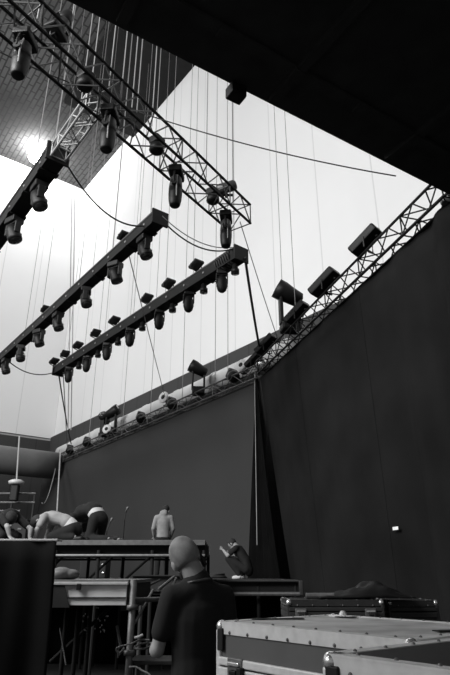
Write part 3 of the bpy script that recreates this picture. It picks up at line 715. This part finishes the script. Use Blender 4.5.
bm = NB()
for k, (dx, dz, rx, rz2) in enumerate(((0,0.07,0.13,0.075), (0.08,0.06,0.10,0.06), (-0.07,0.05,0.09,0.05))):
    bmesh.ops.create_uvsphere(bm, u_segments=20, v_segments=12, radius=1, matrix=M4.Translation((dx,0.03*k,dz*0.7)) @ M4.Diagonal((rx*0.75,0.10,rz2*0.75,1)))
gp = at(61, 578, PY+0.45); bm.transform(M4.Translation((gp.x, gp.y, pz)))
o = own('canvas_bag', bm, m_ductg, 'small grey slumped bag lying on the bright-panelled platform beside the black drape', 'bag', None, True)
md = o.modifiers.new('union', 'REMESH'); md.mode = 'VOXEL'; md.voxel_size = 0.01; md.use_smooth_shade = True
gp = at(92, 572, 12.6)
t = empty('amplifier_rack', (gp.x, 12.9, SZ), 'black amplifier rack with small glints seen through the gap under the riser', 'rack')
bm = NB(); box(bm, (0,0,0.24), (0.55,0.5,0.46), None, 0.02); link('body', bm, m_casek, t)
for x, z in ((0.15,0.38),(0.2,0.28),(0.1,0.18),(-0.1,0.36),(0.22,0.12)):
    bm = NB(); box(bm, (x,-0.26,z), (0.05,0.02,0.03), None, 0.005); link('control', bm, m_silver, t)
# ------------------------------------------------------------------ microphones
def mic(u, vtop, d, zb, label, boom):
    b = at(u, 540, d); top = at(u+1, vtop, d)
    t = empty('microphone_stand', (b.x, d, zb), label, 'microphone stand'); h = top.z - zb
    bm = NB(); lathe(bm, [(0.13,0),(0.13,0.015),(0.02,0.03)], 16); link('base', bm, m_fix, t)
    bm = NB(); tube(bm, (0,0,0.02), (0,0,h-0.28), 0.014); link('pole', bm, m_fix, t)
    bm = NB(); tube(bm, (0,0,h-0.28), (boom*0.6,-0.05,h-0.06), 0.012); link('boom', bm, m_fixd, t)
    bm = NB(); mt = M4.Translation((boom*0.6,-0.05,h-0.06)) @ M4.Rotation(0.5, 4, 'Y'); lathe(bm, [(0.012,-0.06),(0.016,0.0),(0.03,0.03),(0.03,0.055),(0.012,0.07)], 12, mt); link('microphone', bm, m_pole, t, True)
mic(106, 518, 13.5, SZ, 'shorter microphone stand beside the bent worker in black', 0.15)
mic(123, 507, 13.5, SZ, 'taller microphone stand between the bent worker and the hooded man', 0.08)

# ------------------------------------------------------------------ people
def cap_mesh(bm, p, q, r1, r2, side=None, flat=1.0, n=16, e=4):
    """tapered rounded limb from p to q; flat squashes it across 'side'"""
    p, q = V(p), V(q); d = (q-p).normalized(); 
    if side is None: d, s, t = frame(p, q)
    else:
        s = (V(side) - d*V(side).dot(d)).normalized(); t = d.cross(s)
    rings = []
    for i in range(e+1):
        a = -PI/2 + PI/2*i/e; rings.append((p + d*(r1*math.sin(a)), max(r1*math.cos(a), 0.001)))
    for i in range(e+1):
        a = PI/2*i/e; rings.append((q + d*(r2*math.sin(a)), max(r2*math.cos(a), 0.001)))
    R = [[bm.verts.new(c + (s*math.cos(2*PI*k/n) + t*(flat*math.sin(2*PI*k/n)))*r) for k in range(n)] for c, r in rings]
    for A, B in zip(R, R[1:]):
        for i in range(n): bm.faces.new((A[i], A[(i+1) % n], B[(i+1) % n], B[i]))
    bm.faces.new(R[0][::-1]); bm.faces.new(R[-1])
def ell(bm, c, r, ax=None, n=18):
    ax = ax or (V((1,0,0)), V((0,1,0)), V((0,0,1))); c = V(c)
    m = M4((( ax[0].x*r[0], ax[1].x*r[1], ax[2].x*r[2], c.x), (ax[0].y*r[0], ax[1].y*r[1], ax[2].y*r[2], c.y), (ax[0].z*r[0], ax[1].z*r[1], ax[2].z*r[2], c.z), (0,0,0,1)))
    bmesh.ops.create_uvsphere(bm, u_segments=n, v_segments=n//2+2, radius=1, matrix=m)
def remesh(o, vox, smooth=3):
    r = o.modifiers.new('union', 'REMESH'); r.mode = 'VOXEL'; r.voxel_size = vox; r.use_smooth_shade = True
    s = o.modifiers.new('smooth', 'SMOOTH'); s.factor = 0.5; s.iterations = smooth
def person(loc, rz, J_, label, vox, tops, pants, hair, hk=1.0, trap=False, skinm=m_skin, sleeves='short', shoes=m_fix, hood=False, headdir=(0,1,0), hands='relaxed', vis_band=False, haircut='short'):
    """J_: dict of joints in the person's own frame (y forward, x right)."""
    t = empty('person', loc, label, 'person', None, rz)
    g = {k: V(v) for k, v in J_.items()}
    hd = V(headdir).normalized(); up = (g['head'] - g['neck']).normalized()
    fw = (hd - up*hd.dot(up)).normalized(); sd = fw.cross(up).normalized(); ax = (sd, fw, up)
    hc = g['head']
    # body, skin
    bm = NB()
    ell(bm, hc + up*0.015, (0.077*hk,0.098*hk,0.112*hk), ax)                     # skull
    ell(bm, hc - up*0.065 + fw*0.03, (0.056*hk,0.068*hk,0.062*hk), ax)           # jaw
    ell(bm, hc + fw*0.098 - up*0.02, (0.014,0.022,0.026), ax, 10)       # nose
    ell(bm, hc + fw*0.090 - up*0.062, (0.026,0.012,0.009), ax, 10)      # mouth
    for a in (-1, 1):
        ell(bm, hc + sd*(a*0.088*hk) - fw*0.0 - up*0.012, (0.014,0.022,0.036), ax, 10)   # ears
        ell(bm, hc + sd*(a*0.030) + fw*0.086 + up*0.012, (0.018,0.014,0.010), ax, 10) # brows
    cap_mesh(bm, g['neck'] - up*0.03, hc - up*0.035 - fw*0.02, 0.074, 0.066)
    sh = (g['shR'] - g['shL']).normalized()
    cap_mesh(bm, g['shL'].lerp(g['shR'], .22), g['shL'].lerp(g['shR'], .78), 0.07, 0.07)
    cap_mesh(bm, g['chest'], g['waist'], 0.15, 0.125, sh, 0.62)
    cap_mesh(bm, g['waist'], g['hip'], 0.125, 0.14, sh, 0.68)
    for S in 'LR':
        cap_mesh(bm, g['sh'+S], g['el'+S], 0.052, 0.040); cap_mesh(bm, g['el'+S], g['wr'+S], 0.047, 0.028)
        cap_mesh(bm, g['hp'+S], g['kn'+S], 0.082, 0.055); cap_mesh(bm, g['kn'+S], g['an'+S], 0.056, 0.038)
        cap_mesh(bm, g['an'+S] - V((0,0,0.02)), g['an'+S] + g.get('toe'+S, V((0,0.14,-0.04))), 0.035, 0.03)
        # hand: palm, four fingers, a thumb
        w_ = g['wr'+S]; hdn = g.get('hand'+S, (g['wr'+S]-g['el'+S])).normalized()
        hs = hdn.cross(V((0,0,1))); hs = hs.normalized() if hs.length > 0.1 else V((1,0,0)); hn = hs.cross(hdn)
        cap_mesh(bm, w_, w_ + hdn*0.08, 0.030, 0.038, hs, 0.5)
        for i, ln in enumerate((0.068,0.078,0.072,0.056)):
            b = w_ + hdn*0.085 + hs*(-0.03+0.02*i); mid = b + hdn*ln*0.5 + hn*0.004; tip = mid + (hdn*0.8 + hn*0.6).normalized()*ln*0.5
            cap_mesh(bm, b, mid, 0.0095, 0.009, n=8, e=2); cap_mesh(bm, mid, tip, 0.009, 0.0075, n=8, e=2)
        tb = w_ + hdn*0.03 - hs*0.03; cap_mesh(bm, tb, tb + (hdn*0.7 - hs*0.7).normalized()*0.055, 0.013, 0.010, n=8, e=2)
    remesh(link('body', bm, skinm, t), min(vox, 0.009), 2)
    # upper garment
    bm = NB()
    k = 1.12
    cap_mesh(bm, g['shL'].lerp(g['shR'], .10), g['shL'].lerp(g['shR'], .90), 0.078, 0.078)
    cap_mesh(bm, g['chest'], g['waist'], 0.178, 0.158, sh, 0.68)
    cap_mesh(bm, g['waist'], g['waist'].lerp(g['hip'], 0.75 if not vis_band else 0.15), 0.158, 0.165, sh, 0.72)
    nb = g['neck'] - up*(0.005 if trap else 0.045)
    cap_mesh(bm, g['chest'].lerp(g['neck'], 0.55), nb, 0.11, 0.096 if trap else 0.072, sh, 0.88)
    if trap:
        for S in 'LR': cap_mesh(bm, g['sh'+S].lerp(g['sh'+('R' if S == 'L' else 'L')], 0.12) + V((0,0,-0.005)), g['neck'] + V((0,-0.005,-0.03)), 0.075, 0.085)
    for S in 'LR':
        end = g['sh'+S].lerp(g['el'+S], 0.66) if sleeves == 'short' else g['el'+S]
        cap_mesh(bm, g['sh'+S] , end, 0.072, 0.066 if sleeves == 'short' else 0.056)
        if sleeves == 'long': cap_mesh(bm, g['el'+S], g['el'+S].lerp(g['wr'+S], 0.9), 0.056, 0.042)
    if hood: ell(bm, g['neck'] - fw*0.07 - up*0.0, (0.11,0.075,0.085), ax)
    remesh(link('upper_garment', bm, tops, t), vox, 4)
    # trousers
    bm = NB()
    cap_mesh(bm, g['waist'].lerp(g['hip'], 0.65), g['hip'], 0.145, 0.160, sh, 0.75)
    for S in 'LR':
        cap_mesh(bm, g['hp'+S], g['kn'+S], 0.098, 0.073); cap_mesh(bm, g['kn'+S], g['kn'+S].lerp(g['an'+S], 0.93), 0.073, 0.058)
    remesh(link('trousers', bm, pants, t), vox, 4)
    bm = NB()
    for S in 'LR': cap_mesh(bm, g['an'+S] - V((0,0,0.03)), g['an'+S] + g.get('toe'+S, V((0,0.15,-0.045))), 0.046, 0.042)
    remesh(link('shoes', bm, shoes, t), vox, 2)
    # hair: a cap that leaves the face free
    bm = NB()
    ell(bm, hc + up*0.026 - fw*0.014, (0.084*hk,0.102*hk,0.108*hk) if haircut == 'short' else (0.094,0.110,0.118), ax, 24)
    dl = [v for v in bm.verts if ((v.co-hc).dot(fw) > 0.055 and (v.co-hc).dot(up) < 0.07) or (v.co-hc).dot(up) < -0.055 - (0.0 if haircut == 'short' else 0.03)]
    bmesh.ops.delete(bm, geom=dl, context='VERTS')
    o = link('hair', bm, hair, t, True); thick(o, 0.008)
    # eyes
    bm = NB()
    for a in (-1, 1): ell(bm, hc + sd*(a*0.030) + fw*0.090 + up*0.0, (0.011,0.008,0.007), ax, 8)
    link('eyes', bm, m_fix, t)
    return t, ax, hc

# foreground man, arms folded
yaw = math.radians(24)
mp = at(198, 600, 3.9); 
stand = dict(head=(-0.075,0.045,1.675), neck=(-0.01,-0.005,1.535), chest=(0,0,1.33), waist=(0,0.01,1.10), hip=(0,0,0.93),
    shL=(-0.178,0.0,1.455), shR=(0.178,0.0,1.455), elL=(-0.245,0.04,1.165), elR=(0.25,0.05,1.17),
    wrL=(-0.10,0.24,1.38), wrR=(0.02,0.24,1.21), hpL=(-0.09,0,0.90), hpR=(0.09,0,0.90), knL=(-0.10,0.03,0.49), knR=(0.10,0.03,0.49),
    anL=(-0.11,0,0.085), anR=(0.12,0,0.085))
t, ax, hc = person((mp.x, 3.9, 0), yaw, stand, 'man in a black t-shirt with cropped hair seen from behind in the foreground', 0.011, m_tee, m_dark, m_hair, hk=1.07, trap=True, headdir=(0.02,0.95,-0.3))
bm = NB(); sd, fw, up = ax
ell(bm, hc - up*0.075 + fw*0.035, (0.066,0.075,0.062), ax); link('beard', bm, m_hairk, t, True)
bm = NB(); nk = V(stand['neck']); d_ = (V(stand['head'])-nk).normalized(); s1 = d_.cross(V((0,1,0))).normalized(); s2 = s1.cross(d_)
path(bm, [nk + V((0,0,0.004)) + V((0.090*math.cos(x), 0.084*math.sin(x), 0.012*math.cos(x)-0.012*math.sin(x))) for x in [i*PI/12 for i in range(25)]], 0.010, 6); link('collar', bm, m_fixd, t, True)  # ring paler than the shirt: edge highlight put into its colour
bm = NB(); box(bm, hc + sd*0.103 - up*0.045 - fw*0.0, (0.022,0.04,0.10), ax, 0.008); link('headset_earpiece', bm, m_fix, t)
# hooded man standing
hp_ = at(162, 560, 15.0)
hooded = dict(stand); hooded.update(shL=(-0.18,0,1.43), shR=(0.18,0,1.43), head=(0.05,0.10,1.62), neck=(0.01,0.03,1.50), elL=(-0.25,-0.02,1.17), elR=(0.25,0.02,1.17), wrL=(-0.22,0.14,0.98), wrR=(0.20,0.18,0.98))
person((hp_.x, 15.0, SZ), 0.12, hooded, 'person in a grey hooded sweatshirt standing with back turned before the backcloth', 0.02, m_hood, m_dark, m_hairk, sleeves='long', hood=True, headdir=(0.3,0.9,-0.5))
# bending worker in pale t-shirt (facing left, kneeling)
def bent(u, d, rz, zb, lab, tops, hairm, s=1.0, band=True, **kw):
    p = at(u, 540, d)
    P = dict(hip=(0,0,0.22), waist=(0,0.16,0.34), chest=(0,0.38,0.40), neck=(0,0.55,0.42), head=(0,0.66,0.35),
        shL=(-0.18,0.48,0.40), shR=(0.18,0.48,0.40), elL=(-0.23,0.56,0.20), elR=(0.23,0.56,0.20), wrL=(-0.20,0.60,0.06), wrR=(0.20,0.60,0.06),
        hpL=(-0.10,0.0,0.20), hpR=(0.10,0.0,0.20), knL=(-0.16,0.33,0.085), knR=(0.16,0.33,0.085), anL=(-0.15,-0.08,0.07), anR=(0.15,-0.08,0.07),
        toeL=(0,-0.12,-0.02), toeR=(0,-0.12,-0.02), handL=(0,0.8,-0.5), handR=(0,0.8,-0.5))
    P.update(kw.pop('pose', {}))
    t, _, _ = person((p.x, d, zb), rz, P, lab, 0.017, tops, m_dark, hairm, vis_band=True, headdir=(0,0.4,-0.9), haircut='long', **kw)
    g = {k: V(v) for k, v in P.items()}; bm = NB(); a_ = g['waist'].lerp(g['hip'], 0.40); b_ = g['waist'].lerp(g['hip'], 0.62)
    cap_mesh(bm, a_, b_, 0.155, 0.155, V((1,0,0)), 0.80)
    if not band: bm.free()
    else: remesh(link('undershirt', bm, m_shoe, t), 0.017, 3)
    t.scale = (s, s, s); return t
bent(73, 10.0, math.radians(82), rz_, 'worker in a pale grey t-shirt bending over on hands and knees on the riser', m_greytee, m_hairk, 0.98)
bent(97, 10.9, math.radians(60), rz_, 'worker in a black top bending over at the right of the pale t-shirt worker', m_dark, m_hairk, 1.12,
     pose=dict(hip=(0,0,0.43), waist=(0,0.14,0.56), chest=(0,0.32,0.54), neck=(0,0.48,0.42), head=(0,0.53,0.29), shL=(-0.18,0.42,0.44), shR=(0.18,0.42,0.44), hpL=(-0.10,0.0,0.40), hpR=(0.10,0.0,0.40), knL=(-0.12,0.06,0.085), knR=(0.12,0.06,0.085), anL=(-0.12,-0.34,0.07), anR=(0.12,-0.34,0.07)))
bent(-2, 9.9, math.radians(-125), rz_, 'dark-haired worker in dark clothes crouching at the left picture edge', m_dark, m_hairk, 0.95, band=False,
     pose=dict(hip=(0,0,0.30), waist=(0,0.10,0.38), chest=(0,0.22,0.42), neck=(0.02,0.32,0.42), head=(0.06,0.38,0.38), shL=(-0.18,0.28,0.38), shR=(0.18,0.28,0.38)))
# squatting person on stage
sp = at(244, 565, 14.2)
sq = dict(hip=(0,-0.10,0.20), waist=(0,-0.05,0.38), chest=(0,0.08,0.56), neck=(0,0.20,0.70), head=(0,0.29,0.77),
    shL=(-0.18,0.14,0.66), shR=(0.18,0.14,0.66), elL=(-0.24,0.32,0.50), elR=(0.24,0.32,0.50), wrL=(-0.10,0.48,0.62), wrR=(0.12,0.48,0.60),
    hpL=(-0.10,-0.08,0.20), hpR=(0.10,-0.08,0.20), knL=(-0.18,0.34,0.44), knR=(0.18,0.34,0.44), anL=(-0.15,0.06,0.07), anR=(0.15,0.06,0.07))
person((sp.x, 14.2, SZ), math.radians(70), sq, 'worker in dark clothes and pale shoes squatting at the foot of the backcloth', 0.02, m_dark, m_dark, m_hairk, shoes=m_shoe, headdir=(0,0.8,-0.5))
# cable heap beside the squatting person
random.seed(5)
P = []
c = at(214, 571, 13.2)
for i in range(22):
    a = i*1.1; P.append(V((c.x + 0.32*math.cos(a)*(0.6+0.4*random.random()), 13.2 + 0.2*math.sin(a), SZ + 0.03 + 0.004*i)))
squiggle('cable_heap', P, 0.02, m_cable, 'heap of dark cable lying on the stage left of the squatting worker')

# ------------------------------------------------------------------ flight cases
def case(name, corner, e1, L, W, H, lid, label, mside, mtop, latches=1, cast=0.14, m_edge=m_alu):
    """corner: near-left top corner in plan; e1 along the long side, e2 across."""
    e1 = e1.normalized(); e2 = V((-e1.y, e1.x, 0)) ; up = V((0,0,1)); c0 = V((corner.x, corner.y, 0)); ax = (e1, e2, up)
    t = empty(name, c0, label, 'flight case')
    mid = c0 + e1*L/2 + e2*W/2
    zb = H - lid
    bm = NB(); box(bm, mid + up*((cast+zb)/2), (L-0.01, W-0.01, zb-cast-0.005), ax, 0.004); link('body', bm, mside, t, world=True)
    bm = NB(); box(bm, mid + up*(zb+lid/2), (L-0.01, W-0.01, lid-0.01), ax, 0.004); lidp = link('lid', bm, mside, t, world=True)
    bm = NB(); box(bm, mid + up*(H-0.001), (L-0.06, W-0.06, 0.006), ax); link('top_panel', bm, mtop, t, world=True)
    ew = 0.052
    cs = [c0, c0+e1*L, c0+e1*L+e2*W, c0+e2*W]
    for i in range(4):
        a, b = cs[i], cs[(i+1) % 4]; d = (b-a).normalized(); inn = (mid-(a+b)/2); inn.z = 0; inn.normalize(); LL = (b-a).length
        bm = NB()
        box(bm, (a+b)/2 + inn*(ew/2-0.004) + up*(H+0.001), (LL-0.04, ew, 0.008), (d, inn, up))
        box(bm, (a+b)/2 + up*(H-ew/2), (LL-0.04, 0.008, ew), (d, inn, up), 0.002); link('edge_profile', bm, m_edge, t, world=True)
        for zc_, hh in ((zb+0.022, 0.036), (zb-0.028, 0.05)):
            bm = NB(); box(bm, (a+b)/2 - inn*0.002 + up*zc_, (LL-0.03, 0.018, hh), (d, inn, up), 0.006); link('lid_profile', bm, m_edge, t, world=True)
        bm = NB(); box(bm, (a+b)/2 + up*(cast+0.03), (LL-0.03, 0.01, 0.05), (d, inn, up), 0.003); link('bottom_profile', bm, m_edge, t, world=True)
        bm = NB(); nr = int(LL/0.14)
        for k in range(nr):
            x = a + d*(0.1+k*(LL-0.2)/max(1, nr-1)); bmesh.ops.create_uvsphere(bm, u_segments=8, v_segments=5, radius=0.008, matrix=M4.Translation(x + up*(H-0.042) - inn*0.004))
            bmesh.ops.create_uvsphere(bm, u_segments=8, v_segments=5, radius=0.007, matrix=M4.Translation(x + up*(H+0.005) + inn*0.035))
        link('rivet', bm, m_pole, t, True, True)
    for p in cs:
        inn = (mid-p); inn.z = 0; inn.normalize()
        bm = NB(); box(bm, p + inn*0.012 + up*((H+cast)/2), (0.032, 0.032, H-cast-0.06), ax, 0.008); link('corner_profile', bm, m_edge, t, world=True)
        bm = NB(); bmesh.ops.create_uvsphere(bm, u_segments=16, v_segments=10, radius=0.029, matrix=M4.Translation(p + inn*0.022 + up*(H-0.018))); link('ball_corner', bm, m_silver, t, True, True)
        bm = NB(); q = p + inn*0.13; tube(bm, q + up*0.05 - e1*0.02, q + up*0.05 + e1*0.02, 0.05, 14); link('caster', bm, m_fix, t, world=True)
        bm = NB(); box(bm, q + up*(cast-0.03), (0.09,0.07,0.06), ax); link('caster_fork', bm, m_pole, t, world=True)
    def latch(p, d, inn):
        bm = NB(); box(bm, p - inn*0.010 + up*0.0, (0.11, 0.016, 0.12), (d, inn, up), 0.006)
        o = link('latch', bm, m_pole, t, world=True)
        bm = NB()
        for dz in (-0.035, 0.035):
            bm = NB(); box(bm, p - inn*0.022 + up*dz, (0.085, 0.016, 0.018), (d, inn, up), 0.005); link('latch_hook', bm, m_silver, t, world=True)
        bm = NB(); box(bm, p - inn*0.024, (0.05, 0.02, 0.022), (d, inn, up), 0.006); box(bm, p - inn*0.02 + d*0.05, (0.03,0.03,0.05), (d, inn, up), 0.004); link('latch_knob', bm, m_fix, t, world=True)
    return t, cs, ax, latch, mid
k0, k1 = atz(218, 622, 1.36), atz(413, 641.5, 1.36)
e1 = V((k1.x-k0.x, k1.y-k0.y, 0)); LA = e1.length; e1.normalize(); e2 = V((-e1.y, e1.x, 0))
tA, cs, ax, latch, mid = case('flight_case', k0, e1, LA, 0.86, 1.36, 0.19, 'big grey-sided flight case with pale top, right of the man in black', m_caseg, m_caset)
latch(cs[0] + e1*0.15 + V((0,0,1.155)), e1, e2); latch(cs[0] + e1*(LA-0.25) + V((0,0,1.155)), e1, e2); latch(cs[0] + e2*0.12 + V((0,0,1.155)), e2, e1)
bm = NB(); box(bm, cs[0] - e2*0.0 + e1*0.03 + V((0,0,1.285)) - e2*0.006, (0.045,0.014,0.10), (e1, e2, V((0,0,1))), 0.005); link('corner_guard', bm, m_trussb, tA, world=True)
kB = atz(320, 654, 1.36); kB = V((kB.x, kB.y, 0)) 
kB = kB + e1*max(0, 0.05 - (kB - V((k1.x, k1.y, 0))).dot(e1))
tB, csB, _, latchB, _ = case('flight_case', kB, e1, 1.0, 0.8, 1.36, 0.19, 'nearest flight case in the bottom right corner with a dark top and pale edges', m_caseg, m_casek)
latchB(csB[0] + e1*0.4 + V((0,0,1.155)), e1, e2)
bm = NB(); box(bm, csB[0] + e1*0.035 - e2*0.006 + V((0,0,1.28)), (0.05,0.016,0.11), (e1, e2, V((0,0,1))), 0.005); link('corner_guard', bm, m_trussb, tB, world=True)
# recessed dish handle on case A top
hp2 = cs[3] + e1*0.15 - e2*0.08 + V((0,0,1.372))
bm = NB(); bmesh.ops.create_uvsphere(bm, u_segments=12, v_segments=8, radius=0.022, matrix=M4.Translation(hp2)); box(bm, hp2 - V((0,0,0.008)), (0.16,0.07,0.01), (e1, e2, V((0,0,1))), 0.003); link('top_fitting', bm, m_alu, tA, False, True)
# dark tape scraps on the top
for q, (a, b, l, w_, r) in enumerate(((0.24, 0.70, 0.11, 0.05, 0.3), (0.10, 0.32, 0.28, 0.045, 1.0), (LA-0.10, 0.42, 0.16, 0.05, 1.2))):
    p = cs[0] + e1*a + e2*b + V((0,0,1.3675)); d = (e1*math.cos(r) + e2*math.sin(r)); bm = NB()
    box(bm, p, (l, w_, 0.004), (d, V((-d.y, d.x, 0)), V((0,0,1)))); link('tape_strip', bm, m_fix, tA, world=True)
# third case in the back
k3 = at(287, 600.5, 6.0); k4 = at(383, 600.5, 6.0)
tC, cs3, _, l3, _ = case('flight_case', k3, V((1,0,0)), k4.x-k3.x, 0.6, k3.z, 0.10, 'black flight case with chrome corners standing before the curtain', m_casek, m_casek, m_edge=m_deckd)
for x in (0.13, k4.x-k3.x-0.13): l3(cs3[0] + V((x, 0, k3.z-0.13)), V((1,0,0)), V((0,1,0)))
# second dark case right of it
k5 = at(388, 601, 6.3); k6 = at(424, 601, 6.3)
case('flight_case', k5, V((1,0,0)), 0.5, 0.5, k5.z, 0.10, 'smaller all-black flight case right of the chrome-cornered one', m_casek, m_casek, m_edge=m_casek)
# black cloth heap on case C
bm = NB(); random.seed(11); n = 60; mm = 14; g = []
xa, xb = at(318, 598, 6.25).x, at(412, 598, 6.25).x
for j in range(mm+1):
    row = []
    for i in range(n+1):
        s = i/n; f = j/mm; env = (math.sin(PI*f)**0.6)*(math.sin(PI*min(1, max(0, s)))**0.7)
        h = env*(0.04 + 0.10*math.exp(-((s-0.66)*3.6)**2) + 0.012*math.sin(s*17+f*8) + 0.008*math.sin(s*31-f*13) + 0.012*math.sin(f*15+s*9))
        row.append(bm.verts.new((xa+(xb-xa)*s, 6.12+0.42*f, k3.z + 0.02 + max(0.0, h))))
    g.append(row)
for j in range(mm):
    for i in range(n): bm.faces.new((g[j][i], g[j][i+1], g[j+1][i+1], g[j+1][i]))
o = own('folded_cloth', bm, m_fix, 'crumpled black cloth heap lying on the black flight case', 'cloth', None, True); thick(o, 0.012)
bm = NB(); a, b = at(306, 598, 6.2), at(334, 597, 6.2); a.z = b.z = k3.z + 0.035; tube(bm, a, b, 0.028, 12); own('cloth_roll', bm, m_pole, 'pale roll lying beside the cloth heap on the black case', 'roll')
